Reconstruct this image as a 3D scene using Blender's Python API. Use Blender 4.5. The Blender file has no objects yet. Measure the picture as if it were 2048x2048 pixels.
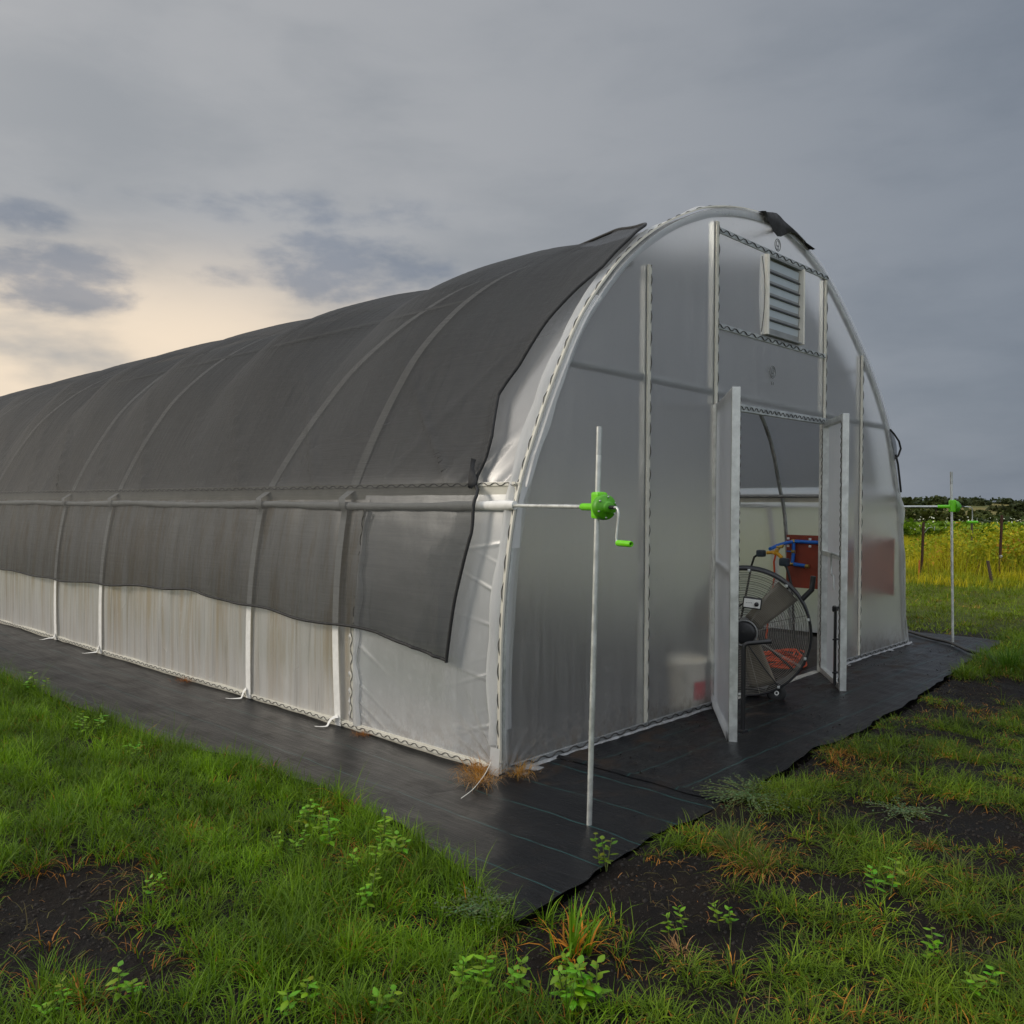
import bpy, bmesh, math, random
import numpy as np
from mathutils import Vector, Matrix

random.seed(7); rng = np.random.default_rng(7)
sc = bpy.context.scene
COL = sc.collection
rad = math.radians

# ------------------------------------------------------------------ camera
cam_d = bpy.data.cameras.new("camera"); cam = bpy.data.objects.new("camera", cam_d); COL.objects.link(cam)
cam_d.sensor_width = 36; cam_d.lens = 30.905; cam_d.clip_start = .05; cam_d.clip_end = 6000
_yaw, _pit, _rol = 0.8168, -0.0140, 0.0062
_F = Vector((math.sin(_yaw)*math.cos(_pit), math.cos(_yaw)*math.cos(_pit), math.sin(_pit)))
_R = Vector((math.cos(_yaw), -math.sin(_yaw), 0)); _U = _R.cross(_F)
_R2 = _R*math.cos(_rol)+_U*math.sin(_rol); _U2 = -_R*math.sin(_rol)+_U*math.cos(_rol)
M = Matrix((_R2, _U2, -_F)).transposed().to_4x4(); M.translation = Vector((-3.4085, -3.247, 1.4983))
cam.matrix_world = M
sc.camera = cam
CAM = np.array([-3.4085, -3.247]); HEAD = np.array([math.sin(_yaw), math.cos(_yaw)])

# ------------------------------------------------------------------ node helper
class NT:
    def __init__(s, tree): s.t = tree; tree.nodes.clear()
    def n(s, typ, ins=None, **kw):
        nd = s.t.nodes.new(typ)
        for k, v in kw.items(): setattr(nd, k, v)
        if ins:
            for k, v in ins.items(): s.set(nd, k, v)
        return nd
    def set(s, nd, k, v):
        sock = nd.inputs[k]
        if isinstance(v, bpy.types.Node): v = v.outputs[0]
        if isinstance(v, bpy.types.NodeSocket): s.t.links.new(v, sock)
        else:
            try: sock.default_value = v
            except Exception: sock.default_value = (*v, 1)
    def m(s, op, a, b=0.0, c=None, clamp=False):
        nd = s.n('ShaderNodeMath', {0: a, 1: b}, operation=op, use_clamp=clamp)
        if c is not None: s.set(nd, 2, c)
        return nd
    def mr(s, v, a, b, c=0.0, d=1.0, smooth=True):
        return s.n('ShaderNodeMapRange', {0: v, 1: a, 2: b, 3: c, 4: d}, interpolation_type='SMOOTHSTEP' if smooth else 'LINEAR')
    def mixc(s, f, a, b):
        nd = s.n('ShaderNodeMix', data_type='RGBA')
        for i, v in ((0, f), (6, a), (7, b)):
            if isinstance(v, tuple) and len(v) == 3: v = (*v, 1)
            s.set(nd, i, v)
        return nd.outputs[2]
    def noise(s, vec, scale, detail=4, rough=.55, dist=0.0):
        nd = s.n('ShaderNodeTexNoise', {'Scale': scale, 'Detail': detail, 'Roughness': rough, 'Distortion': dist})
        if vec is not None: s.set(nd, 'Vector', vec)
        return nd.outputs[0]
    def mapping(s, vec, scale=(1, 1, 1), rot=(0, 0, 0), loc=(0, 0, 0)):
        return s.n('ShaderNodeMapping', {'Vector': vec, 'Scale': scale, 'Rotation': rot, 'Location': loc}).outputs[0]
    def mixs(s, f, a, b):
        nd = s.n('ShaderNodeMixShader', {0: f}); s.set(nd, 1, a); s.set(nd, 2, b); return nd
    def bump(s, h, strength=.3, dist=.01):
        return s.n('ShaderNodeBump', {'Height': h, 'Strength': strength, 'Distance': dist})

# ------------------------------------------------------------------ sky, sun, exposure
SUN_AZ = np.array([-.66, .62]); SUN_AZ /= np.linalg.norm(SUN_AZ); SUN_EL = rad(24)
w = bpy.data.worlds.new("World"); sc.world = w; w.use_nodes = True
t = NT(w.node_tree)
sky = t.n('ShaderNodeTexSky', sky_type='NISHITA', sun_disc=False, sun_elevation=SUN_EL,
          sun_rotation=math.atan2(SUN_AZ[0], SUN_AZ[1]), dust_density=3.0)
skyc = t.n('ShaderNodeVectorMath', {0: sky, 'Scale': .06}, operation='SCALE')
d = t.n('ShaderNodeTexCoord').outputs['Generated']
xyz = t.n('ShaderNodeSeparateXYZ', {0: d}); X, Y, Z = xyz.outputs
def dotd(v):
    return t.n('ShaderNodeVectorMath', {0: d, 1: tuple(Vector(v).normalized())}, operation='DOT_PRODUCT').outputs['Value']
# overcast deck: paler towards the break in the cloud, and towards the zenith
g1 = t.mr(dotd((.12, .98, .16)), .30, 1.0)
base = t.mixc(g1, (.222, .252, .298), (.400, .410, .426))
zen = t.mr(Z, .50, .95)
base = t.mixc(zen, base, (1.30, 1.35, 1.42))
west = t.mr(dotd((-.72, .62, .22)), .35, 1.0)
base = t.mixc(t.m('MULTIPLY', west, .8), base, (1.02, .95, .87))
back = t.mr(dotd((-.45, -.85, .30)), .1, .95)  # bright patch added to the unseen sky behind the camera, lights the end wall
base = t.mixc(t.m('MULTIPLY', back, .9), base, (.86, .90, .96))
zz = t.m('ADD', t.m('MAXIMUM', Z, 0.0), .16)
u = t.n('ShaderNodeCombineXYZ', {0: t.m('DIVIDE', X, zz), 1: t.m('DIVIDE', Y, zz), 2: 0.0})
cl = t.noise(t.mapping(u, scale=(.8, .8, 1), loc=(3.1, 1.7, 0)), 1.0, 5, .48, .1)
cl2 = t.noise(t.mapping(d, scale=(2.2, 2.2, 6.5), loc=(.3, .9, 0)), 1.9, 7, .54, .15)
mixn = t.m('ADD', t.m('MULTIPLY', cl, .45), t.m('MULTIPLY', cl2, .55))
lowz = t.mr(Z, .02, .34)
# warm gap low over the left horizon
gap = t.m('MULTIPLY', t.mr(dotd((.22, .965, .13)), .84, .975), t.mr(Z, .30, .16))
gapn = t.m('MULTIPLY', gap, t.mr(mixn, .68, .46))
base = t.mixc(t.m('MULTIPLY', gapn, 1.0, clamp=True), base, (.88, .74, .58))
# cloud masses
def lump(v, sx, sz, soft=.55, amp=1.0):
    v = Vector(v).normalized()
    df = t.n('ShaderNodeVectorMath', {0: d, 1: tuple(v)}, operation='SUBTRACT')
    df = t.n('ShaderNodeVectorMath', {0: df, 1: (1/sx, 1/sx, 1/sz)}, operation='MULTIPLY')
    ln = t.n('ShaderNodeVectorMath', {0: df}, operation='LENGTH').outputs['Value']
    return t.m('MULTIPLY', t.mr(ln, 1.0, .25), amp)
ragged = t.noise(t.mapping(d, scale=(3, 3, 7)), 4.6, 7, .56, .12)
lum = None
for v, sx, sz, a in (((.322, .918, .214), .125, .052, 1.0), ((.300, .916, .268), .075, .03, .6), ((.575, .780, .250), .17, .062, .9),
                     ((.535, .788, .300), .26, .035, .5), ((.47, .85, .232), .12, .02, .4), ((.36, .90, .30), .12, .018, .3)):
    L = lump(v, sx, sz, amp=a)
    lum = L if lum is None else t.m('MAXIMUM', lum, L)
cm = t.m('ADD', lum, t.m('MULTIPLY', t.m('SUBTRACT', ragged, .5), 2.3))
cm = t.m('MULTIPLY', t.mr(cm, .12, .95), t.mr(lum, .0, .55))
base = t.mixc(t.m('MULTIPLY', cm, .74), base, (.205, .240, .305))
big = t.mr(mixn, .40, .64)
dk = t.n('ShaderNodeVectorMath', {0: base, 1: (.87, .89, .91)}, operation='MULTIPLY').outputs[0]
lt = t.n('ShaderNodeVectorMath', {0: base, 1: (1.08, 1.075, 1.07)}, operation='MULTIPLY').outputs[0]
base = t.mixc(big, lt, dk)
allc = t.mixc(.93, skyc.outputs[0], base)
bg = t.n('ShaderNodeBackground', {0: allc, 1: 1.0})
t.n('ShaderNodeOutputWorld', {0: bg})

sd = bpy.data.lights.new("sun", 'SUN'); sun = bpy.data.objects.new("sun", sd); COL.objects.link(sun)
sd.energy = 1.35; sd.angle = rad(20); sd.color = (1, .91, .78)
sun_dir = Vector((SUN_AZ[0]*math.cos(SUN_EL), SUN_AZ[1]*math.cos(SUN_EL), math.sin(SUN_EL)))
sun.rotation_euler = sun_dir.to_track_quat('Z', 'Y').to_euler()

vs = sc.view_settings
vs.view_transform = 'Standard'; vs.look = 'None'; vs.exposure = 0.0; vs.gamma = 1; vs.use_curve_mapping = False
sc.render.engine = 'CYCLES'
sc.cycles.use_denoising = True
sc.cycles.max_bounces = 14; sc.cycles.diffuse_bounces = 4; sc.cycles.glossy_bounces = 4
sc.cycles.transmission_bounces = 10; sc.cycles.transparent_max_bounces = 24
sc.cycles.sample_clamp_indirect = 4

# ------------------------------------------------------------------ mesh helpers
def tag(o, label=None, cat=None, group=None, kind=None):
    if label: o['label'] = label
    if cat: o['category'] = cat
    if group: o['group'] = group
    if kind: o['kind'] = kind
    return o
def empty(name, loc=(0, 0, 0), rz=0.0):
    o = bpy.data.objects.new(name, None); COL.objects.link(o); o.location = loc; o.rotation_euler = (0, 0, rz)
    o.empty_display_size = .1
    return o
def basis(axis):
    a = Vector(axis).normalized()
    r = a.orthogonal().normalized(); return r, a.cross(r).normalized(), a
class MB:
    def __init__(s): s.v = []; s.f = []; s.sm = []
    def add(s, vs_, fs_, smooth=False):
        o = len(s.v); s.v += [tuple(p) for p in vs_]; s.f += [tuple(i+o for i in f) for f in fs_]; s.sm += [smooth]*len(fs_)
        return s
    def box(s, c, size, rot=None, bev=0.0):
        bm = bmesh.new(); bmesh.ops.create_cube(bm, size=1)
        for v in bm.verts: v.co = Vector((v.co.x*size[0], v.co.y*size[1], v.co.z*size[2]))
        if bev: bmesh.ops.bevel(bm, geom=list(bm.edges), offset=bev, segments=2, affect='EDGES', profile=.6)
        if rot is not None: bmesh.ops.rotate(bm, verts=bm.verts, cent=(0, 0, 0), matrix=rot)
        bm.verts.index_update()
        s.add([v.co+Vector(c) for v in bm.verts], [[v.index for v in f.verts] for f in bm.faces], False); bm.free(); return s
    def beam(s, a, b, wx, wz, up=(0, 0, 1), bev=.002):
        a, b = Vector(a), Vector(b); x = (b-a).normalized(); y = Vector(up).cross(x).normalized(); z = x.cross(y)
        return s.box((a+b)/2, ((b-a).length, wx, wz), Matrix((x, y, z)).transposed(), bev)
    def tube(s, pts, r, n=10, cap=True):
        pts = [Vector(p) for p in pts]; N = len(pts); rr = r if hasattr(r, '__len__') else [r]*N
        T = [(pts[min(i+1, N-1)]-pts[max(i-1, 0)]).normalized() for i in range(N)]
        u = T[0].orthogonal().normalized(); V = []; F = []
        for i in range(N):
            u = (u-T[i]*u.dot(T[i])).normalized(); w_ = T[i].cross(u)
            for k in range(n):
                a = 2*math.pi*k/n; V.append(pts[i]+(u*math.cos(a)+w_*math.sin(a))*rr[i])
        for i in range(N-1):
            for k in range(n): F.append((i*n+k, i*n+(k+1) % n, (i+1)*n+(k+1) % n, (i+1)*n+k))
        s.add(V, F, True)
        if cap:
            s.add([V[k] for k in range(n)][::-1], [tuple(range(n))]); s.add([V[(N-1)*n+k] for k in range(n)], [tuple(range(n))])
        return s
    def lathe(s, c, axis, prof, n=32, smooth=True):
        u, w_, a = basis(axis); c = Vector(c); V = []; F = []
        for (r, h) in prof:
            for k in range(n):
                an = 2*math.pi*k/n; V.append(c+a*h+(u*math.cos(an)+w_*math.sin(an))*r)
        for i in range(len(prof)-1):
            for k in range(n): F.append((i*n+k, i*n+(k+1) % n, (i+1)*n+(k+1) % n, (i+1)*n+k))
        return s.add(V, F, smooth)
    def torus(s, c, axis, R, r, n=48, m=8):
        u, w_, a = basis(axis); c = Vector(c)
        V = []; F = []
        for i in range(n):
            an = 2*math.pi*i/n; dr = u*math.cos(an)+w_*math.sin(an)
            for k in range(m):
                b = 2*math.pi*k/m; V.append(c+dr*(R+r*math.cos(b))+a*r*math.sin(b))
        for i in range(n):
            for k in range(m): F.append((i*m+k, ((i+1) % n)*m+k, ((i+1) % n)*m+(k+1) % m, i*m+(k+1) % m))
        return s.add(V, F, True)
    def grid(s, P, smooth=True):
        P = np.asarray(P); nu, nv = P.shape[:2]
        idx = np.arange(nu*nv).reshape(nu, nv)
        F = np.stack([idx[:-1, :-1], idx[1:, :-1], idx[1:, 1:], idx[:-1, 1:]], -1).reshape(-1, 4)
        return s.add(P.reshape(-1, 3).tolist(), F.tolist(), smooth)
    def build(s, name, mat, parent=None, loc=None):
        me = bpy.data.meshes.new(name); me.from_pydata(s.v, [], s.f); me.validate(); me.update()
        if len(me.polygons) == len(s.sm): me.polygons.foreach_set('use_smooth', s.sm)
        me.materials.append(mat)
        o = bpy.data.objects.new(name, me); COL.objects.link(o)
        if parent: o.parent = parent
        if loc: o.location = loc
        return o
def mesh_np(name, V, F_quads, F_tris, mat, cols=None, parent=None, smooth=False):
    me = bpy.data.meshes.new(name); nv = len(V); nq = len(F_quads); nt = len(F_tris)
    me.vertices.add(nv); me.vertices.foreach_set('co', np.asarray(V, np.float32).ravel())
    me.loops.add(nq*4+nt*3); me.polygons.add(nq+nt)
    li = np.concatenate([np.asarray(F_quads, np.int32).ravel(), np.asarray(F_tris, np.int32).ravel()])
    me.loops.foreach_set('vertex_index', li)
    st = np.concatenate([np.arange(nq)*4, nq*4+np.arange(nt)*3]).astype(np.int32)
    me.polygons.foreach_set('loop_start', st)
    if smooth: me.polygons.foreach_set('use_smooth', np.ones(nq+nt, bool))
    me.update(calc_edges=True)
    if cols is not None:
        ca = me.color_attributes.new('tone', 'FLOAT_COLOR', 'POINT')
        ca.data.foreach_set('color', np.concatenate([cols, np.ones((nv, 1))], 1).astype(np.float32).ravel())
    me.materials.append(mat)
    o = bpy.data.objects.new(name, me); COL.objects.link(o)
    if parent: o.parent = parent
    return o
def add_uv(o, uv):
    me = o.data; l = me.uv_layers.new(name='UVMap')
    vi = np.empty(len(me.loops), np.int32); me.loops.foreach_get('vertex_index', vi)
    l.data.foreach_set('uv', np.asarray(uv, np.float32)[vi].ravel())
_ph = rng.uniform(0, 6.28, (60, 3)); _fr = rng.normal(0, 1, (60, 3))
def vnoise(x, y, s=1.0, k=0, octv=3):
    x = np.asarray(x, float)/s; y = np.asarray(y, float)/s; o = 0; a = 1.0; tot = 0
    for i in range(octv):
        for j in range(4):
            q = (k*7+i*4+j) % 60
            o = o+a*np.sin(_fr[q, 0]*2.2*x*2**i+_fr[q, 1]*2.2*y*2**i+_ph[q, 0])
        tot += a*2.0; a *= .55
    return o/tot
def sstep(x, a, b):
    t_ = np.clip((np.asarray(x, float)-a)/(b-a), 0, 1); return t_*t_*(3-2*t_)

# ------------------------------------------------------------------ materials
def mat(name):
    m = bpy.data.materials.new(name); m.use_nodes = True; return m, NT(m.node_tree)
def out(t, sh): t.n('ShaderNodeOutputMaterial', {0: sh})
def principled(name, col, rough=.5, metal=0.0, nscale=0, namp=.2, bscale=0, bstr=.2, spec=.5):
    m, t = mat(name)
    tc = t.n('ShaderNodeTexCoord').outputs['Object']; c = (*col, 1)
    b = t.n('ShaderNodeBsdfPrincipled', {'Roughness': rough, 'Metallic': metal, 'Specular IOR Level': spec})
    if nscale:
        nz = t.noise(tc, nscale, 5, .6)
        t.set(b, 'Base Color', t.mixc(t.mr(nz, .3, .7), tuple(x*(1-namp) for x in col), tuple(min(1, x*(1+namp)) for x in col)))
        t.set(b, 'Roughness', t.mr(nz, .3, .7, rough*.8, min(1, rough*1.2)))
    else: t.set(b, 'Base Color', c)
    if bscale: t.set(b, 'Normal', t.bump(t.noise(tc, bscale, 4), bstr, .005))
    out(t, b); return m
def film(name, col, kref, ktra, rough=.85, splash=0.0, dirt=0.0, streak=.12, gloss=.13, tint=(.99, .995, 1)):
    m, t = mat(name)
    tc = t.n('ShaderNodeTexCoord').outputs['Object']
    st = t.noise(t.mapping(tc, scale=(26, 26, 1.2)), 1.0, 5, .65)
    fine = t.noise(t.mapping(tc, scale=(60, 60, 45)), 1.5, 3, .7)
    blot = t.noise(tc, .9, 5, .6)
    c = t.mixc(t.mr(blot, .3, .7), tuple(x*.93 for x in col), col)
    if dirt:
        st2 = t.noise(t.mapping(tc, scale=(9, 9, .5), loc=(3, 0, 0)), 1.0, 6, .7)
        top = t.n('ShaderNodeSeparateXYZ', {0: tc}).outputs[2]
        mask = t.m('MULTIPLY', t.mr(st2, .42, .66), dirt)
        mask = t.m('MULTIPLY', mask, t.mr(top, .05, .65, .45, 1.0))
        c = t.mixc(mask, c, (.62, .50, .34))
        fl = t.noise(t.mapping(tc, scale=(14, 7, 40)), 1.2, 5, .75)
        c = t.mixc(t.m('MULTIPLY', t.mr(fl, .60, .72), .5), c, (.86, .85, .82))
        cr = t.noise(t.mapping(tc, scale=(1, 7.0, .25), loc=(0, 1.3, 0)), 1.0, 2, .4)
        line = t.mr(t.m('ABSOLUTE', t.m('SUBTRACT', cr, .5)), .0, .012, 1.0, 0.0)
        c = t.mixc(t.m('MULTIPLY', line, .30), c, (.20, .17, .13))
    if splash:
        zc = t.n('ShaderNodeSeparateXYZ', {0: tc}).outputs[2]
        sp_ = t.m('MULTIPLY', t.mr(t.noise(t.mapping(tc, scale=(9, 9, 7)), 1.6, 6, .7), .40, .62), t.mr(zc, .34, .04))
        c = t.mixc(t.m('MULTIPLY', sp_, splash), c, (.20, .15, .10))
        drops = t.mr(t.noise(t.mapping(tc, scale=(34, 34, 26)), 1.0, 2, .5), .60, .74)
        wet = t.mr(t.noise(t.mapping(tc, scale=(1.1, 1.1, .8)), 1.3, 4, .6), .38, .62)
        drip = t.mr(t.noise(t.mapping(tc, scale=(30, 30, .9), loc=(2, 0, 5)), 1.0, 4, .7), .60, .70)
        extra = t.m('ADD', t.m('MULTIPLY', sp_, .35*splash), t.m('MULTIPLY', t.m('ADD', t.m('MULTIPLY', drops, .22), t.m('MULTIPLY', drip, .07)), wet))
    df = t.n('ShaderNodeBsdfDiffuse', {0: c}); tr = t.n('ShaderNodeBsdfTranslucent', {0: c})
    base = t.mixs(ktra, df, tr)
    rf = t.n('ShaderNodeBsdfRefraction', {0: (*tint, 1), 'Roughness': rough, 'IOR': 1.14})
    kk = t.mr(st, .2, .8, kref+streak*.5, kref-streak*.5)
    kk = t.m('SUBTRACT', kk, t.m('MULTIPLY', t.mr(fine, .58, .75), .20), clamp=True)
    if splash: kk = t.m('SUBTRACT', kk, extra, clamp=True)
    sh = t.mixs(kk, base, rf)
    bp = t.bump(t.noise(t.mapping(tc, scale=(3, 3, 1.6)), 2.2, 5, .6), .05, .03)
    gl = t.n('ShaderNodeBsdfGlossy', {0: (1, 1, 1, 1), 'Roughness': .27, 'Normal': bp})
    fr = t.n('ShaderNodeLayerWeight', {'Blend': .25, 'Normal': bp}).outputs['Fresnel']
    sh = t.mixs(t.m('ADD', t.m('MULTIPLY', fr, gloss*1.5), gloss*.08), sh, gl)
    t.set(df, 'Normal', bp)
    out(t, sh); return m

M_END = film('end_wall_film', (.80, .82, .83), .83, .42, .80, streak=.09, gloss=.34, splash=.8)
M_ROOF = film('roof_film', (.82, .83, .83), .68, .50, .85)
M_CURT = film('curtain_film', (.86, .84, .79), .15, .45, .85, dirt=.9, streak=.2)
M_PANEL = film('side_panel_film', (.80, .82, .83), .34, .40, .85, splash=.5)
M_DOORF = film('door_film', (.80, .80, .82), .50, .45, .85)
M_FARS = film('far_side_film', (.80, .81, .80), .52, .45, .85)
M_TAIL = film('loose_film', (.82, .83, .83), .26, .40, .85)
M_WHITE = principled('white_channel', (.60, .58, .50), .45, 0, 6, .08)
M_FOLD = film('folded_film', (.84, .85, .86), .55, .40, .85)
M_STRAP = principled('white_strap', (.84, .83, .79), .7, 0, 20, .06, 300, .1)
M_GALV = principled('galvanized_steel', (.50, .52, .51), .42, .75, 9, .22)
M_GALVD = principled('galvanized_bright', (.62, .64, .62), .40, .6, 14, .16)
M_PIPE = principled('dull_pipe', (.30, .31, .31), .5, .5, 6, .15)
M_WIRE = principled('dark_wire', (.045, .042, .038), .5)
M_GREEN = principled('green_plastic', (.17, .66, .006), .38, 0, 8, .06)
M_GREEND = principled('green_plastic_deep', (.075, .33, .006), .42, 0, 8, .08)
M_BLACK = principled('black_paint', (.014, .014, .016), .35)
M_RUBBER = principled('black_rubber', (.016, .016, .016), .7, 0, 30, .2)
M_BLADE = principled('dusty_fan_blade', (.30, .26, .20), .45, .35, 5, .25)
M_GUARD = principled('guard_wire', (.34, .32, .28), .45, .4)
M_RED = principled('red_board', (.26, .045, .022), .6, 0, 5, .2)
M_BLUE = principled('blue_pipe', (.02, .16, .62), .4)
M_BRASS = principled('brass', (.55, .40, .12), .35, .8)
M_YELLOW = principled('yellow_plastic', (.70, .36, .02), .45)
M_NAVY = principled('dark_timer', (.03, .05, .07), .45)
M_CORD = principled('orange_cord', (.72, .085, .012), .5, 0, 12, .15)
M_BUCKET = principled('white_bucket', (.90, .84, .70), .45, 0, 4, .06)
M_REDP = principled('red_plastic', (.62, .03, .035), .45)
M_CREAM = principled('cream_frame', (.80, .77, .68), .5, 0, 6, .08)
M_LOUV = principled('louvre_blade', (.52, .58, .62), .35, .2, 4, .06)
M_INK = principled('faint_ink', (.17, .18, .18), .8)
M_RUST = principled('rusty_steel', (.050, .022, .013), .85, .2, 18, .4)
M_RUSTL = principled('orange_stake', (.42, .11, .02), .8, 0, 10, .2)
M_WOOD = principled('weathered_post', (.07, .05, .035), .9, 0, 12, .3)
M_WHITEP = principled('white_plastic', (.80, .80, .76), .45)
M_HOSE = principled('black_hose', (.02, .021, .022), .45)
M_SILL = principled('pale_sill', (.42, .41, .37), .6, 0, 7, .3)

def weave_net():
    m, t = mat('black_shade_cloth')
    uv = t.n('ShaderNodeUVMap').outputs[0]
    st = t.noise(t.mapping(uv, scale=(1.4, 70, 1)), 1.0, 5, .75)
    wv = t.noise(t.mapping(uv, scale=(6, 240, 1)), 1.0, 2, .6)
    big = t.noise(t.mapping(uv, scale=(.9, .5, 1)), 1.0, 4, .5)
    d1 = t.noise(t.mapping(uv, scale=(9, .9, 1), rot=(0, 0, rad(38))), 1.0, 5, .6, .3)
    d2 = t.noise(t.mapping(uv, scale=(12, 1.3, 1), rot=(0, 0, rad(-52))), 1.0, 4, .6, .3)
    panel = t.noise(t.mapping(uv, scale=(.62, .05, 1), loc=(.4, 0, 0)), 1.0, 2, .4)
    panel_shade = t.mr(panel, .35, .65, .72, 1.35)  # shading between scallops, put into the cloth colour as tone along its length
    op = t.m('ADD', t.mr(t.n('ShaderNodeSeparateXYZ', {0: uv}).outputs[1], 1.50, 1.72, .54, .695), t.m('MULTIPLY', t.m('SUBTRACT', st, .5), .22))
    op = t.m('ADD', op, t.m('MULTIPLY', t.m('SUBTRACT', wv, .5), .14))
    op = t.m('ADD', op, t.m('MULTIPLY', t.mr(d1, .62, .78), .10))
    fac = t.n('ShaderNodeLayerWeight', {'Blend': .45}).outputs['Facing']
    op = t.m('ADD', op, t.m('MULTIPLY', t.m('POWER', fac, 2.5), .22), clamp=True)
    h = t.m('ADD', t.m('MULTIPLY', d1, 1.0), t.m('MULTIPLY', d2, .6))
    h = t.m('ADD', h, t.m('MULTIPLY', st, .35))
    bp = t.bump(h, .75, .035)
    col = t.mixc(t.mr(big, .3, .7), (.010, .0105, .011), (.022, .023, .024))
    col = t.n('ShaderNodeVectorMath', {0: col, 'Scale': panel_shade}, operation='SCALE').outputs[0]
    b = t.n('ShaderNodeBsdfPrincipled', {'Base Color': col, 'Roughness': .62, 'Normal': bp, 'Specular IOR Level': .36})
    tp = t.n('ShaderNodeBsdfTransparent', {0: (.87, .88, .89, 1)})
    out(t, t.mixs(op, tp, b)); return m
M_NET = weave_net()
M_HEM = principled('black_hem', (.016, .016, .017), .7, 0, 40, .2)

def weed_mat():
    m, t = mat('woven_weed_fabric')
    tc = t.n('ShaderNodeTexCoord').outputs['Object']
    uv = t.n('ShaderNodeUVMap').outputs[0]
    s = t.n('ShaderNodeSeparateXYZ', {0: uv})
    f = t.m('FRACT', t.m('DIVIDE', s.outputs[0], .30))
    ln = t.mr(t.m('ABSOLUTE', t.m('SUBTRACT', f, .5)), .006, .014, 1.0, 0.0)
    brk = t.mr(t.noise(t.mapping(uv, scale=(2, 5, 1)), 2.0, 4, .6), .30, .5)
    dirt = t.noise(t.mapping(tc, scale=(1.6, 2.2, 1)), 1.6, 7, .68)
    near = t.mr(t.n('ShaderNodeSeparateXYZ', {0: tc}).outputs[1], -.85, -.15)       # mud washed against the end wall
    xs = t.mr(t.n('ShaderNodeSeparateXYZ', {0: tc}).outputs[0], -.15, .25)
    dm = t.m('MULTIPLY', t.mr(dirt, .50, .66), t.m('ADD', .18, t.m('MULTIPLY', t.m('MULTIPLY', near, xs), .8)))
    streak = t.noise(t.mapping(uv, scale=(60, 2.2, 1)), 1.0, 4, .6)
    col = t.mixc(t.mr(streak, .3, .75), (.004, .0045, .0055), (.010, .0105, .012))
    col = t.mixc(t.m('MULTIPLY', t.m('MULTIPLY', ln, brk), .6), col, (.03, .12, .115))
    col = t.mixc(dm, col, (.040, .028, .020))
    wv = t.m('ADD', t.noise(t.mapping(uv, scale=(160, 12, 1)), 1.0, 2), t.noise(t.mapping(uv, scale=(2.2, 3, 1)), 1.6, 5))
    ro = t.m('ADD', t.mr(streak, .3, .7, .32, .44), t.m('MULTIPLY', dm, .45), clamp=True)
    b = t.n('ShaderNodeBsdfPrincipled', {'Base Color': col, 'Roughness': ro, 'Specular IOR Level': .20, 'Normal': t.bump(wv, .25, .012)})
    out(t, b); return m
M_MAT = weed_mat()

def soil():
    m, t = mat('dark_soil_and_field')
    geo = t.n('ShaderNodeNewGeometry').outputs['Position']
    sx = t.n('ShaderNodeSeparateXYZ', {0: geo})
    n1 = t.noise(geo, 2.3, 8, .66); n2 = t.noise(geo, 28, 6, .7); n3 = t.noise(geo, .5, 5, .6)
    col = t.mixc(t.mr(n1, .3, .72), (.0055, .0045, .004), (.017, .0125, .0095))
    col = t.mixc(t.m('MULTIPLY', t.mr(n2, .58, .74), .35), col, (.035, .026, .019))
    dist = t.n('ShaderNodeVectorMath', {0: geo, 1: (-1, -1, 0)}, operation='DISTANCE').outputs['Value']
    lawn = t.mixc(t.mr(n3, .35, .65), (.060, .085, .008), (.095, .110, .010))
    lawn = t.mixc(t.m('MULTIPLY', t.mr(t.noise(t.mapping(geo, scale=(.35, 1.0, 1)), .9, 5, .6), .52, .66), .6), lawn, (.055, .035, .018))
    col = t.mixc(t.mr(dist, 8.0, 11.0), col, lawn)
    field = t.mixc(t.mr(t.noise(geo, .25, 6, .65), .35, .65), (.13, .15, .010), (.28, .24, .015))
    col = t.mixc(t.mr(dist, 19, 24), col, field)
    far = t.mixc(t.mr(t.noise(t.mapping(geo, scale=(1, .5, 1)), .02, 4, .6), .42, .58), (.06, .080, .020), (.17, .145, .045))
    col = t.mixc(t.mr(dist, 60, 110), col, far)
    h = t.m('ADD', t.m('MULTIPLY', n1, 1.0), t.m('MULTIPLY', n2, .5))
    vor = t.n('ShaderNodeTexVoronoi', {'Vector': geo, 'Scale': 5.0}, feature='DISTANCE_TO_EDGE').outputs[0]
    h = t.m('ADD', h, t.m('MULTIPLY', t.mr(vor, .0, .05, -.16, 0.0), t.mr(n1, .45, .6)))
    b = t.n('ShaderNodeBsdfPrincipled', {'Base Color': col, 'Roughness': t.mr(n1, .3, .7, .55, .95), 'Normal': t.bump(h, .9, .05), 'Specular IOR Level': .15})
    out(t, b); return m
M_SOIL = soil()

def leafmat(name, trans=.35, rough=.55, spec=.3):
    m, t = mat(name)
    a = t.n('ShaderNodeVertexColor', layer_name='tone').outputs[0]
    b = t.n('ShaderNodeBsdfPrincipled', {'Base Color': a, 'Roughness': rough, 'Specular IOR Level': spec})
    tr = t.n('ShaderNodeBsdfTranslucent', {0: a})
    out(t, t.mixs(trans, b, tr)); return m
M_GRASS = leafmat('grass_blades'); M_LEAF = leafmat('weed_leaves', .3, .45, .4); M_FOL = leafmat('far_foliage', .25, .7, .2)
M_TRUNK = principled('bark', (.06, .045, .03), .9)

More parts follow.
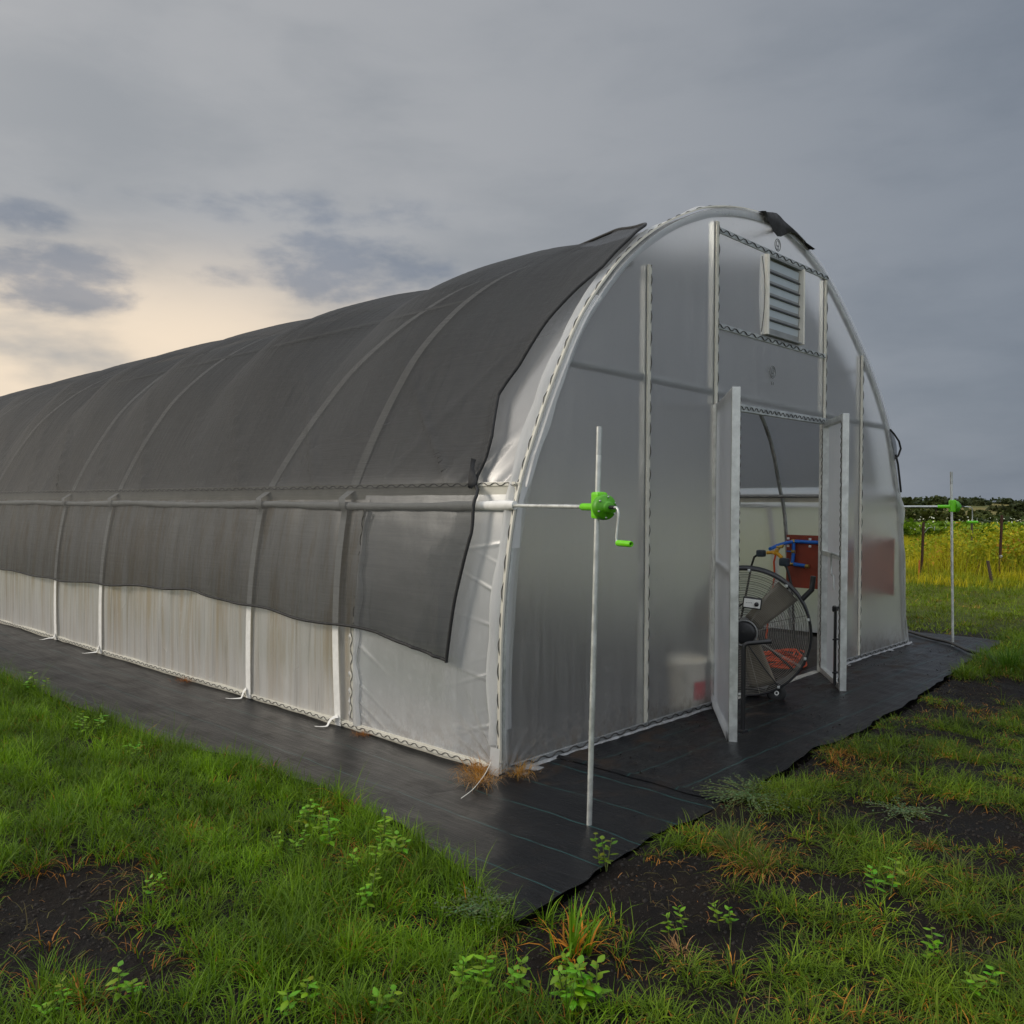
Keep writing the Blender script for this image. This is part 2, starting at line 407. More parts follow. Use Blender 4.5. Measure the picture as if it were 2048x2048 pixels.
# ------------------------------------------------------------------ terrain
def hgt(x, y):
    r = np.hypot(np.asarray(x, float)-3, np.asarray(y, float)-3)
    h = -3.4*sstep(r, 26, 95)+4.2*sstep(r, 130, 360)+1.2*sstep(r, 500, 1500)
    return h+vnoise(x, y, 30, 1)*.5*sstep(r, 40, 110)
SOIL_E = [(-2.18,.22,.32,.36),(-2.21,-.28,.24,.19),(-2.41,-.11,.24,.23),(-.65,-1.27,.34,.41),(-1.26,-1.50,.22,.24),(1.02,-2.02,.32,.38),
 (.86,-1.64,.21,.19),(4.13,-1.22,.75,.54),(3.18,-1.14,.5,.35),(1.28,-1.04,.27,.26),(-.27,-1.39,.13,.16),(-.11,-1.83,.29,.12),(-.27,-2.3,.21,.14),
 (-.73,-1.66,.26,.19),(-1.26,-1.27,.09,.14),(.55,-2.23,.2,.18),(-1.05,-1.98,.09,.08),(-2.23,-.54,.2,.13),(.1,-1.12,.5,.08),(2.2,-1.06,.6,.10),
 (-2.75,.35,.3,.25),(-1.24,-1.30,.22,.13)]
HX, HY = HEAD
def soilmask(x, y):
    x = np.asarray(x, float); y = np.asarray(y, float)
    m = np.zeros_like(x)
    wob = .97+.32*vnoise(x, y, .16, 3)
    for cx, cy, a, b in SOIL_E:
        dx, dy = x-cx, y-cy; r_ = dx*HY-dy*HX; f_ = dx*HX+dy*HY
        q = np.sqrt((r_/a)**2+(f_/b)**2)/wob
        m = np.maximum(m, 1-sstep(q, .75, 1.15))
    return m
MAT_L = np.array([(-1.16,-1.19),(-1.09,-.96),(-.97,-.68),(-.87,-.2),(-.80,.56),(-.85,1.39),(-1.0,1.88),(-.99,2.65),(-1.02,3.92),(-1.06,4.65),(-1.05,9),(-1.0,24)])
MAT_F = np.array([(-1.16,-1.19),(-.78,-1.14),(-.63,-1.10),(-.29,-1.07),(.22,-1.09),(.58,-1.09),(1.13,-1.05),(1.65,-1.0),(2.36,-1.03),(3.11,-.98),(4.04,-.9),(5.5,-.78),(7.0,-.66)])
def in_mat(x, y, pad=0.0):
    xl = np.interp(y, MAT_L[:, 1], MAT_L[:, 0]); yf = np.interp(x, MAT_F[:, 0], MAT_F[:, 1])
    return (x > xl-pad) & (y > yf-pad) & (x < 7.0+pad*0) & ((y < .35) | (x < 6.3))
na, nr = 560, 640
ra = np.concatenate([[0.02], np.geomspace(.12, 2600, nr-1)]); an = np.linspace(0, 2*np.pi, na, endpoint=False)
RR, AA = np.meshgrid(ra, an, indexing='ij')
gx = -1.2+RR*np.cos(AA); gy = -1.1+RR*np.sin(AA)
nearw = 1-sstep(np.hypot(gx+1.2, gy+1.1), 6, 12)
out_mat = 1-in_mat(gx, gy, -.02).astype(float)*1.0
inside = in_mat(gx, gy, 0) | ((gx > -.2) & (gx < 6.2) & (gy > -.2) & (gy < 23))
gz = hgt(gx, gy)+nearw*np.where(inside, -.03, .010+.018*vnoise(gx, gy, .22, 5, 4)+.020*vnoise(gx, gy, .9, 6))
gz -= nearw*.012*soilmask(gx, gy)
idx = np.arange(nr*na).reshape(nr, na); nx = np.roll(idx, -1, 1)
Q = np.stack([idx[:-1], idx[1:], nx[1:], nx[:-1]], -1).reshape(-1, 4)
ground = mesh_np('ground', np.stack([gx, gy, gz], -1).reshape(-1, 3), Q, np.zeros((0, 3), int), M_SOIL, smooth=True)
tag(ground, kind='structure')

# ------------------------------------------------------------------ greenhouse profile
LEN = 23.0
_p = np.array([(0,0),(-.005,.35),(0,.7),(.03,1.05),(.09,1.4),(.155,1.62),(.25,1.84),(.36,2.07),(.48,2.29),(.64,2.55),(.865,2.81),(1.13,3.05),(1.49,3.29),(1.91,3.49),(2.20,3.585),(2.6,3.665),
 (3.05,3.695),(3.5,3.63),(4.05,3.42),(4.66,3.02),(5.10,2.66),(5.50,2.2),(5.72,1.69),(5.84,1.42),(5.93,.95),(5.98,.45),(6.06,0)])
def crom(P, k=8):
    P = np.vstack([2*P[0]-P[1], P, 2*P[-1]-P[-2]]); o = []
    for i in range(1, len(P)-2):
        for s in np.linspace(0, 1, k, endpoint=False):
            a, b, c, d_ = P[i-1:i+3]
            o.append(.5*(2*b+(c-a)*s+(2*a-5*b+4*c-d_)*s*s+(3*b-a-3*c+d_)*s**3))
    o.append(P[-2]); return np.array(o)
PROF = crom(_p); NP_ = len(PROF)
tn = np.gradient(PROF, axis=0); tn /= np.linalg.norm(tn, axis=1)[:, None]
PN = np.stack([-tn[:, 1], tn[:, 0]], 1)                               # outward normal
ARC = np.concatenate([[0], np.cumsum(np.linalg.norm(np.diff(PROF, axis=0), axis=1))])
IL = np.argmin(np.abs(PROF[:NP_//2, 1]-1.58)); IRt = NP_//2+np.argmin(np.abs(PROF[NP_//2:, 1]-1.58))
def xl(z): h = NP_//2; return np.interp(z, PROF[:h, 1], PROF[:h, 0])
def xr(z): h = NP_//2; return np.interp(-np.asarray(z, float), -PROF[h:, 1], PROF[h:, 0])
def ztop(x): return np.interp(x, PROF[:, 0], PROF[:, 1])
X1, X2, X3, X4 = 1.31, 2.15, 3.965, 4.775
ZT, ZB, ZD = 3.425, 2.745, 2.175

GH = empty('greenhouse')
tag(GH, 'long arched tunnel greenhouse of milky plastic film with open double doors in its end wall', 'greenhouse')

# ---- end wall film (one sheet per bay, sharing one mesh)
e = MB()
def sheet(x0, x1, zlo, inset=.0):
    n = max(6, int((x1-x0)/.022)); xs = np.linspace(x0, x1, n)
    if x0 < .01: xs = np.unique(np.concatenate([xs, np.linspace(.001, .12, 22)]))
    rows = []
    nz = 150
    for x in xs:
        zt_ = max(ztop(x)-inset, zlo+.02); z = np.linspace(zlo, zt_, nz)
        y = np.full(nz, -.004)
        y += .010*np.sin(np.pi*(x-x0)/(x1-x0))*vnoise(np.full(nz, x), z, .8, 8)
        # tension creases fanning out of the bottom corner
        dx, dz = x-.01, z-.02; rr_ = np.hypot(dx, dz)+1e-6; th = np.arctan2(dz, dx)
        cr = np.abs(np.sin(th*11+2.3*np.sin(3*th)))**6
        if x0 < .01: y -= .014*cr*np.exp(-(rr_/.22)**1.5)*(rr_ > .02)
        y -= .012*np.exp(-(z/.10))*(.4+.6*np.abs(np.sin(x*9)))
        y -= .006*np.abs(np.sin(z*13+x*3))**5*np.exp(-(x/.10))
        rows.append(np.stack([np.full(nz, x), y, z], 1))
    e.grid(np.array(rows))
sheet(0, X1, .015); sheet(X1, X2, .015); sheet(X2, X3, ZD); sheet(X3, X4, .015)
# right bay carries flutter towards its loose edge
n = 60; xs = np.linspace(X4, 6.055, n); rows = []
for x in xs:
    z = np.linspace(.015, ztop(x) if x < 5.98 else max(.03, (6.06-x)*6), 120)
    y = -.004-.03*np.abs(np.sin(z*7+(x-X4)*4))**3*sstep(x, 5.2, 5.9)*(np.exp(-((z-1.5)/.5)**2)+.35)
    rows.append(np.stack([np.full(120, x), y, z], 1))
e.grid(np.array(rows))
e.build('end_wall_film', M_END, GH)
# doubled band of film folded over the end hoop
band = MB(); rows = []
for i in range(0, NP_):
    wv = .045+.008*math.sin(ARC[i]*1.7)+.003*math.sin(ARC[i]*9)
    a = PROF[i]; q = PROF[i]-PN[i]*wv
    rows.append([(a[0], -.012, max(a[1], .02)), ((a[0]+q[0])/2, -.015, max((a[1]+q[1])/2, .02)), (q[0], -.010, max(q[1], .02))])
band.grid(np.array(rows)[6:-5]).build('end_film_fold', M_FOLD, GH)

# ---- roof film, side films
def shell(i0, i1, y0, y1, off, ny, mname, material, ripple=0.0, ys=None):
    ys = np.linspace(y0, y1, ny) if ys is None else ys; rows = []
    for y in ys:
        o_ = off+ripple*vnoise(np.full(i1-i0+1, y), ARC[i0:i1+1], .5, 11)
        P = PROF[i0:i1+1]+PN[i0:i1+1]*np.reshape(o_, (-1, 1))
        rows.append(np.stack([P[:, 0], np.full(len(P), y), P[:, 1]], 1))
    return MB().grid(np.array(rows)).build(mname, material, GH)
ysr = np.concatenate([np.linspace(-.03, 1.0, 60), np.linspace(1.05, LEN, 180)])
rows = []
for y in ysr:
    s = ARC[IL:IRt+1]-ARC[IL]
    o_ = .004+np.zeros_like(s)
    # creases pulling diagonally out of the hip corner
    dy, ds = y-0.0, s
    o_ += .012*np.abs(np.sin(9*(ds+1.1*dy)))**8*np.exp(-((ds)/.28)**2)*np.exp(-((dy-.25)/.28)**2)
    o_ -= .014*np.abs(np.sin(np.pi*y/1.22))*np.minimum(1, s/.6)
    P = PROF[IL:IRt+1]+PN[IL:IRt+1]*o_[:, None]
    rows.append(np.stack([P[:, 0], np.full(len(P), y), P[:, 1]], 1))
MB().grid(np.array(rows)).build('roof_film', M_ROOF, GH)
# fixed panel by the near corner, with pulled creases at its edges
rows = []; zz_ = np.linspace(.03, 1.60, 190)
for y in np.linspace(0.0, 1.36, 150):
    x = xl(zz_)-.012
    k = np.exp(-y/.13); cre = np.zeros_like(zz_)
    for j, zc in enumerate((.20, .30, .39, .50, .58, .68, .80, .97, 1.12, 1.27)):
        zl = zc+y*(.55 if j % 3 else -.25)*(-1 if zc > .9 else 1)*-.6
        cre += (.6+.4*math.sin(j*2.1))*np.exp(-((zz_-zl)/.008)**2)
    x -= .016*cre*k*(1-np.exp(-y/.02))
    k2 = np.exp(-(1.36-y)/.16); cre = np.zeros_like(zz_)
    for j, zc in enumerate((.12, .20, .27, .38, .62)):
        cre += np.exp(-((zz_-(zc-(1.36-y)*.5))/.014)**2)
    x -= .010*cre*k2
    x -= .02*np.exp(-zz_/.06)+.003*vnoise(np.full_like(zz_, y), zz_, .5, 12)*np.sin(np.pi*y/1.36)
    # corner fan
    th = np.arctan2(zz_-.03, y+1e-4); r_ = np.hypot(zz_-.03, y)
    x -= .012*np.abs(np.sin(th*10+1))**5*np.exp(-(r_/.25)**2)
    rows.append(np.stack([x, np.full_like(x, y), zz_], 1))
MB().grid(np.array(rows)).build('side_panel_film', M_PANEL, GH)
rows = []; zz_ = np.linspace(.04, 1.50, 44)
for y in np.linspace(1.30, LEN, 420):
    x = xl(zz_)-.018-.010*vnoise(np.full_like(zz_, y), zz_*.3, .45, 14)-.006*np.sin(y*21+.7*np.sin(3*y))*np.sin(np.pi*zz_/1.5)
    x -= .02*np.exp(-zz_/.05)
    rows.append(np.stack([x, np.full_like(x, y), zz_], 1))
MB().grid(np.array(rows)).build('roll_up_curtain', M_CURT, GH)
rows = []; zz_ = np.linspace(.03, 1.60, 60)
for y in np.linspace(-.01, LEN, 300):
    x = xr(zz_)+.012+.012*vnoise(np.full_like(zz_, y), zz_, .4, 15)+.03*np.exp(-zz_/.12)*(y < 3)
    x += .012*np.sin(zz_*9+1)*np.exp(-y/.3)
    rows.append(np.stack([x, np.full_like(x, y), zz_], 1))
MB().grid(np.array(rows)).build('far_side_film', M_FARS, GH)
rows = []
for x in np.linspace(.002, 6.05, 60):
    z = np.linspace(.02, ztop(x), 30); rows.append(np.stack([np.full(30, x), np.full(30, LEN), z], 1))
MB().grid(np.array(rows)).build('far_end_film', M_ROOF, GH)

# ---- frame pipes: hoops and purlins
for k in range(0, 19):
    y = .03+k*1.222
    P = PROF-PN*.028
    MB().tube([(p[0], y, max(p[1], 0)) for p in P[::3]], .021, 8).build('hoop', M_GALV if k else M_GALVD, GH)
for nm, (x, z) in dict(a=(xl(1.56)+.05, 1.56), b=(xr(1.56)-.05, 1.56), c=(3.05, 3.63), d=(1.13+.04, 3.0), e=(4.95-.04, 2.74)).items():
    MB().tube([(x, 0.03, z), (x, LEN-.03, z)], .018, 8).build('purlin', M_PIPE, GH)
MB().tube([(xl(2.31)+.03, .05, 2.31), (xr(2.24)-.03, .05, 2.24)], .027, 8).build('cross_pipe', M_PIPE, GH)

# ---- lock channels with wiggle wire
def channel(a, b, nrm, wdt=.034, thk=.012, mat_=None, pitch=.072, amp=.010, wr=.0026, name='lock_channel'):
    a, b, nrm = Vector(a), Vector(b), Vector(nrm).normalized()
    x = (b-a).normalized(); lat = nrm.cross(x).normalized()
    c = MB()
    c.box((a+b)/2+nrm*thk/2, ((b-a).length, wdt, thk), Matrix((x, lat, nrm)).transposed(), .003)
    ob = c.build(name, mat_ or M_WHITE, GH)
    L = (b-a).length; n = max(8, int(L/pitch*8)); pts = []
    ph = random.uniform(0, 6)
    for i in range(n+1):
        s = L*i/n; q = 2*math.pi*s/pitch+ph+.9*math.sin(s*2.9+ph)+.5*math.sin(s*7.3)
        la = amp*max(-1, min(1, 1.5*math.sin(q)))+.001*math.sin(s*17)
        pts.append(a+x*s+lat*la+nrm*(thk+.002+.002*math.cos(2*q)))
    MB().tube(pts, wr, 5, False).build('wiggle_wire', M_WIRE, ob)
    return ob
NF = (0, -1, 0)
def vstud(x, z0, z1):
    MB().beam((x, .028, z0), (x, .028, z1), .05, .05, up=(1, 0, 0)).build('stud', M_GALV, GH)
    # narrow cream channel, wire showing as dashes
    c = MB(); c.box((x, -.012, (z0+z1)/2), (.034, .014, z1-z0), None, .003)
    ob = c.build('lock_channel', M_WHITE, GH); pts = []
    L = z1-z0; n = int(L/.012)
    for i in range(n+1):
        z = z0+L*i/n; q = 2*math.pi*(z-z0)/.135+1.2*math.sin(z*3.7+x)+.6*math.sin(z*9)
        pts.append((x+.011+.004*math.sin(q), -.0185-.004*math.sin(q+.4), z))
    MB().tube(pts, .0032, 5, False).build('wiggle_wire', M_WIRE, ob)
vstud(X1, .05, ztop(X1)-.17); vstud(X2, 2.19, ztop(X2)-.09); vstud(X3, 2.19, ztop(X3)-.06); vstud(X4, .05, ztop(X4)-.08)
for x in (X2, X3):
    MB().beam((x+(.0 if x == X2 else .0), -.004, 0.0), (x, -.004, 2.185), .05, .05, up=(1, 0, 0)).build('door_post', M_GALVD, GH)
for z in (ZT, ZB): channel((X2+.02, -.008, z), (X3-.02 if z < 3 else X3+.02, -.008, z), NF, .040, .014, M_GALV, .12, .010, .0036)
channel((X2+.03, -.012, ZD+.01), (X3-.03, -.012, ZD+.01), NF, .055, .03, M_GALV, .075, .011, .0030)
# bottom rail of the end wall, outside of the doorway, and the sill
channel((.03, -.010, .055), (X2-.03, -.010, .055), NF, .030, .012, M_PIPE, .13, .009, .0042)
channel((X3+.03, -.010, .055), (6.02, -.010, .055), NF, .030, .012, M_PIPE, .13, .009, .0042)
MB().beam((X2+.03, .01, .018), (X3-.03, .01, .018), .06, .036, bev=.004).build('door_sill', M_SILL, GH)
# side: base board, hip board, vertical channel between panel and curtain
MB().beam((-.014, 0.01, .035), (-.014, LEN, .035), .02, .07, bev=.003).build('base_board', M_WHITE, GH)
channel((-.026, .05, .05), (-.026, LEN-8, .05), (-1, 0, .1), .028, .010, M_WHITE, .085, .0075, .0024)
channel((-.022, 1.318, .10), (-.022, 1.318, .70), (-1, 0, 0), .026, .010, M_WHITE, .11, .007, .0024)
channel((-.01, 1.318, .70), (xl(1.45)-.03, 1.318, 1.45), (-1, 0, .05), .026, .010, M_WHITE, .11, .007, .0024)
hb = MB(); hb.beam((xl(1.55)-.010, .0, 1.545), (xl(1.55)-.010, LEN, 1.545), .018, .10, bev=.004); hb.build('hip_board', M_WHITE, GH)
channel((xl(1.585)-.028, .03, 1.585), (xl(1.585)-.028, LEN-6, 1.585), (-1, 0, .12), .024, .009, M_WHITE, .10, .007, .0024)
hb = MB(); hb.beam((xr(1.55)+.010, .0, 1.545), (xr(1.55)+.010, LEN, 1.545), .018, .10, bev=.004); hb.build('hip_board', M_WHITE, GH)
# roll tubes (film wound round the pipe)
for sx, x in ((-1, xl(1.47)-.035), (1, xr(1.45)+.03)):
    pts = []; rr_ = []
    for i in range(200):
        y = LEN*i/199; pts.append((x+.004*math.sin(y*2.3), y, 1.468-.012*abs(math.sin(y*1.3))+.0*y)); rr_.append(.025+.003*math.sin(y*5)+.003*math.sin(y*17))
    MB().tube(pts, rr_, 12).build('roll_tube', M_TAIL if sx > 0 else M_STRAP, GH)
# corner channel up the near hoop with its loose film flap
def hoop_channel(i0, i1, y, wdt, mat_, name):
    rows = []
    for i in range(i0, i1+1):
        a = PROF[i]+PN[i]*.016; b_ = PROF[i]+PN[i]*.026
        rows.append([(a[0], y-wdt/2, a[1]), (b_[0], y-wdt/2+.003, b_[1]), (b_[0], y+wdt/2-.003, b_[1]), (a[0], y+wdt/2, a[1])])
    ob = MB().grid(np.array(rows), False).build(name, mat_, GH)
    pts = []
    s0 = ARC[i0]; n = int((ARC[i1]-s0)/.012)
    for j in range(n+1):
        s = s0+(ARC[i1]-s0)*j/n; q = 2*math.pi*s/.14+1.2*math.sin(s*3.3)+.6*math.sin(s*8)
        px_ = np.interp(s, ARC, PROF[:, 0]); pz_ = np.interp(s, ARC, PROF[:, 1]); nx_ = np.interp(s, ARC, PN[:, 0]); nz_ = np.interp(s, ARC, PN[:, 1])
        o_ = .0255+.0045*math.sin(q+.5)-.0012*math.sin(q*.37)
        pts.append((px_+nx_*o_, y+.004+.004*math.sin(q), pz_+nz_*o_))
    MB().tube(pts, .0028, 5, False).build('wiggle_wire', M_WIRE, ob)
hoop_channel(2, NP_-3, .014, .026, M_WHITE, 'hoop_channel')
rows = []
for i in range(4, NP_//2+40):
    wv = (.035+.03*abs(math.sin(ARC[i]*2.3))+.018*abs(math.sin(ARC[i]*7+1)))*(1.0 if ARC[i] < 3.2 else .45)
    a = PROF[i]+PN[i]*.018; b_ = PROF[i]+PN[i]*(.030+.010*math.sin(ARC[i]*9))
    rows.append([(a[0], .034, a[1]), (b_[0]-.004, .034+wv*.6, b_[1]), (a[0]+PN[i][0]*.004, .034+wv, a[1]+PN[i][1]*.004)])
MB().grid(np.array(rows)).build('film_flap', M_TAIL, GH)
rows = []
for i in range(IL-10, IL+40):
    wv = .02+.045*abs(math.sin((ARC[i]-ARC[IL])*3.0+.4))*(1 if i < IL+30 else .5)
    a = PROF[i]+PN[i]*.014
    rows.append([(a[0], -.004, a[1]), (a[0]+wv*.6*.9, -.016, a[1]+.0), (a[0]+wv, -.020, a[1]-.012*math.sin(ARC[i]*20))])
MB().grid(np.array(rows)).build('film_flap', M_TAIL, GH)
# tail of tape hanging over the corner foot
MB().grid(np.array([[(-.035-.02*s, .0+.035*k-.01*s, .16*(1-s)+.004) for k in (0, 1, 2)] for s in np.linspace(0, 1.0, 8)])).build('tape_tail', M_TAIL, GH)
# film skirt lying on the ground along the end wall
def skirt(x0, x1, seed):
    rows = []
    for x in np.linspace(x0, x1, 160):
        wv = .03+.035*abs(vnoise(x*1.0, seed, .25, 17))+.02*abs(math.sin(x*5+seed)); wv *= 1.0+.8*math.exp(-((x-.35)/.2)**2)
        rows.append([(x, -.020, .045), (x, -.034, .022+.006*math.sin(x*40)), (x, -.034-wv*.5, .016+.012*abs(math.sin(x*23))), (x, -.034-wv, .010)])
    MB().grid(np.array(rows)).build('film_skirt', M_PANEL, GH)
skirt(.05, X2-.05, 1.0); skirt(X3+.05, 6.14, 4.0)
# white straps over curtain and roof, each with a loose tail on the ground
for k, (yb, yh, yt) in enumerate(((1.45, 1.52, 1.45), (2.56, 2.55, 1.98), (5.22, 5.2, 5.1), (6.35, 6.35, 6.3), (8.9, 8.9, 8.8), (11.3, 11.3, 11.2), (13.7, 13.7, 13.6))):
    rows = []; wv = .032
    for z in np.linspace(.03, 1.43, 20): rows.append([(xl(z)-.040, yb+(yh-yb)*z/1.43-wv, z), (xl(z)-.040, yb+(yh-yb)*z/1.43+wv, z)])
    for z in (1.44, 1.47, 1.51): rows.append([(xl(1.47)-.070, yh-wv, z), (xl(1.47)-.074, yh+wv, z)])
    for i in range(IL, NP_//2+6, 3):
        q = PROF[i]+PN[i]*.011; f_ = (ARC[i]-ARC[IL])/1.9
        y = yh+(yt-yh)*min(1, f_); rows.append([(q[0], y-wv*1.35, q[1]), (q[0], y+wv*1.35, q[1])])
    MB().grid(np.array(rows)).build('strap', M_STRAP, GH)
    tl = []
    for s in np.linspace(0, 1, 9):
        x = -.045-.11*s; y = yb+.10*s*s+(.03*math.sin(s*6+k)); z = .055*(1-s)**2+.030+.012*math.sin(s*9+k)*(1-s)
        ww = .021*(1-.6*s); tl.append([(x-.3*ww, y-ww, z), (x, y, z+.012*(1-s)), (x+.3*ww, y+ww, z)])
    MB().grid(np.array(tl)).build('strap_tail', M_STRAP, GH)
for y4 in (.55, 1.47, 2.72, 3.95, 5.2, 6.4):
    rows = [[(xr(z)+.034, y4-.032+.10*(1.43-z)*-.6, z), (xr(z)+.034, y4+.032+.10*(1.43-z)*-.6, z)] for z in np.linspace(.03, 1.43, 16)]
    MB().grid(np.array(rows)).build('strap', M_STRAP, GH)
# seam film at the panel / curtain joint
rows = []
for z in np.linspace(.06, 1.42, 60):
    wv = .055+.012*math.sin(z*9)+.01*math.sin(z*23)
    rows.append([(xl(z)-.030, 1.302, z), (xl(z)-.044, 1.302-wv*.5, z), (xl(z)-.026, 1.302-wv, z)])
MB().grid(np.array(rows)).build('film_flap', M_TAIL, GH)

# ---- louvre vent in the gable
vx0, vx1, vz0, vz1, yd = 2.815, 3.455, 2.775, 3.385, -.042
VENT = MB().box(((vx0+vx1)/2, -.016, (vz0+vz1)/2), (vx1-vx0-.01, .010, vz1-vz0-.01), None, .002).build('louvre_vent', M_PIPE, GH)
for xx, ww in ((vx0+.015, .030), (vx1-.012, .024)): MB().box((xx, yd/2-.01, (vz0+vz1)/2), (ww, -yd+.02, vz1-vz0), None, .003).build('jamb', M_CREAM, VENT)
for zz4 in (vz0+.008, vz1-.008): MB().box(((vx0+vx1)/2, yd/2-.008, zz4), (vx1-vx0-.075, -yd+.01, .014), None, .003).build('rail', M_PIPE, VENT)
hh = (vz1-vz0-.06)/6
for k in range(6):
    z = vz0+.03+hh*k
    b = MB(); b.box(((vx0+vx1)/2+.005, yd+.022, z+hh/2+.004), (vx1-vx0-.09, .006, hh-.006), Matrix.Rotation(rad(7), 3, 'X'), .001)
    b.build('louvre_blade', M_LOUV, VENT)
    if k: MB().box(((vx0+vx1)/2+.005, yd+.010, z+.002), (vx1-vx0-.085, .012, .014), None, .003).build('louvre_rod', M_BLACK, VENT)
# cream film gathered beside the vent
rows = []
for z in np.linspace(vz0, vz1, 30):
    s = (z-vz0)/(vz1-vz0); bul = .026*math.sin(math.pi*min(1, max(0, s)))**.5
    rows.append([(vx0-.012-bul, -.008, z), (vx0-.010-bul*.5, -.03*math.sin(math.pi*s)-.008, z), (vx0+.002, yd*.8, z)])
MB().grid(np.array(rows)).build('gathered_film', M_TAIL, GH)
MB().tube([(vx0-.020-.02*math.sin(math.pi*s), -.038*math.sin(math.pi*s)-.02, vz0+s*(vz1-vz0)) for s in np.linspace(.03, .97, 20)], .003, 5).build('wiggle_wire', M_WIRE, GH)

# ---- faint round print on the film, twice
for (cx, cz) in ((3.047, 3.505), (2.982, 2.505)):
    mk = MB(); y = -.022
    mk.torus((cx, y, cz), NF, .046, .0035, 40, 6)
    mk.torus((cx, y, cz+.012), NF, .022, .0028, 24, 6)
    mk.box((cx, y, cz-.008), (.044, .002, .008)); mk.box((cx-.012, y, cz-.024), (.007, .002, .026)); mk.box((cx+.012, y, cz-.024), (.007, .002, .026)); mk.box((cx, y, cz-.034), (.024, .002, .006))
    mk.box((cx-.014, y, cz-.088), (.014, .002, .022)); mk.box((cx+.014, y, cz-.088), (.014, .002, .022))
    mk.build('printed_mark', M_INK, GH)

# ---- doors
def door(hinge, free, z0, z1, side):
    h = Vector((*hinge, 0)); f = Vector((*free, 0)); x = (f-h).normalized(); n = Vector((x.y, -x.x, 0))*side; Wd = (f-h).length
    def P(s, z, o=0.0): return h+x*s+n*o+Vector((0, 0, z))
    fr = MB()
    fr.beam(P(.026, z0), P(.026, z1), .05, .05, up=n, bev=.003)
    fr.beam(P(Wd-.026, z0), P(Wd-.026, z1), .05, .05, up=n, bev=.003)
    for z in (z0+.025, z1-.025): fr.beam(P(.052, z), P(Wd-.052, z), .046, .046, bev=.003)
    fr.beam(P(.052, 1.06), P(Wd-.052, 1.06), .040, .040, bev=.003)
    d_ = fr.build('door', M_GALVD, GH)
    rows = []
    for s in np.linspace(.02, Wd-.02, 30):
        z = np.linspace(z0+.01, z1-.01, 60); o = -.024-.006*np.abs(np.sin(z*9+s*7))*math.sin(math.pi*s/Wd)
        rows.append([tuple(P(s, zz1, oo)) for zz1, oo in zip(z, o)])
    MB().grid(np.array(rows)).build('door_film', M_DOORF, d_)
    for s in (.03, Wd-.03):
        pts = [P(s+.008*math.sin(z*55), z, .028+.003*math.cos(z*110)) for z in np.arange(z0+.05, z1-.05, .012)]
        MB().tube(pts, .0028, 5).build('wiggle_wire', M_WIRE, d_)
    for z in (.35, 1.15, 1.95): MB().tube([P(-.004, z-.05, .024), P(-.004, z+.05, .024)], .012, 10).build('hinge', M_GALV, d_)
    return d_, P, Wd
dR, PR, WR = door((X3-.03, -.03), (3.30, -.475), .03, 2.18, 1)
# bent latch rod and black drop bolt on the right leaf
MB().tube([PR(WR-.03, 1.075, .035), PR(WR-.24, 1.085, .045), PR(WR-.26, 1.07, .045), PR(WR-.255, .93, .045), PR(WR-.24, .915, .045), PR(WR-.17, .912, .045), PR(WR-.155, .90, .045), PR(WR-.15, .80, .045)], .008, 8).build('latch_rod', M_GALV, dR)
bb = MB(); bb.beam(PR(WR-.085, .06, .045), PR(WR-.085, .66, .045), .020, .024, up=PR(1, 0)-PR(0, 0)); bb.box(PR(WR-.085, .66, .045), (.05, .035, .035), None, .005); bb.box(PR(WR-.12, .655, .045), (.03, .02, .05), None, .004)
for z in (.16, .42): bb.box(PR(WR-.08, z, .04), (.06, .03, .012), None, .002)
bb.build('drop_bolt', M_BLACK, dR)
dL, PL, WL = door((X2+.02, -.03), (1.395, -.59), .02, 2.19, -1)
hb_ = Vector((1.395, -.59, 0)); 
rod = MB().tube([PL(WL-.02, .09, .06), PL(WL-.02, .60, .06), PL(WL-.02, .625, .065), PL(WL-.02, .635, .085), PL(WL-.02, .65, .22)], .014, 8)
for z in np.arange(.12, .6, .055): rod.box(PL(WL-.035, z, .06), (.012, .012, .008))
rod.box(PL(WL-.02, .10, .06), (.06, .04, .02), None, .003)
rod.build('drop_bolt', M_BLACK, dL)
rows = []
for s in np.linspace(0, WL, 30): rows.append([tuple(PL(s, .035, -.035)), tuple(PL(s, .08+.015*math.sin(s*20), -.045)), tuple(PL(s, .13, -.034))])
MB().grid(np.array(rows)).build('film_flap', M_TAIL, dL)

# ------------------------------------------------------------------ shade cloth over the greenhouse
ties = np.array([-.9, .35, 2.42, 4.15, 6.0, 7.6, 9.1, 11.2, 13.3, 15.4, 17.5, 19.6, 21.5, 24])
def scallop(y):
    k = np.clip(np.searchsorted(ties, y)-1, 0, len(ties)-2); a, b = ties[k], ties[k+1]
    return np.abs(np.sin(np.pi*np.clip((y-a)/(b-a), 0, 1)**1.45))**.8
HEM = np.array([(0, .55), (.30, .57), (.66, .655), (1.0, .69), (1.5, .69), (2.4, .722), (3.5, .771), (5.2, .70), (6.3, .667), (8.3, .695), (11, .66), (14, .72), (18, .68), (23, .70)])
EDGE = np.array([(0, .41), (.58, .385), (.97, .32), (1.33, .245), (1.55, .265), (1.60, .345), (1.72, .305), (1.84, .296), (1.97, .334), (2.1, .374), (2.19, .35), (2.36, .287), (2.545, .217), (2.73, .123), (2.9, .065), (3.08, .02), (3.22, .04), (3.30, .14), (3.42, .50), (3.55, .9), (3.69, 1.2)])
IT = IRt-2
rows = []; uvs = []
nh = 34; tt = np.concatenate([np.linspace(0, 1, 80)**1.6*.12, np.linspace(.125, 1, 200)])
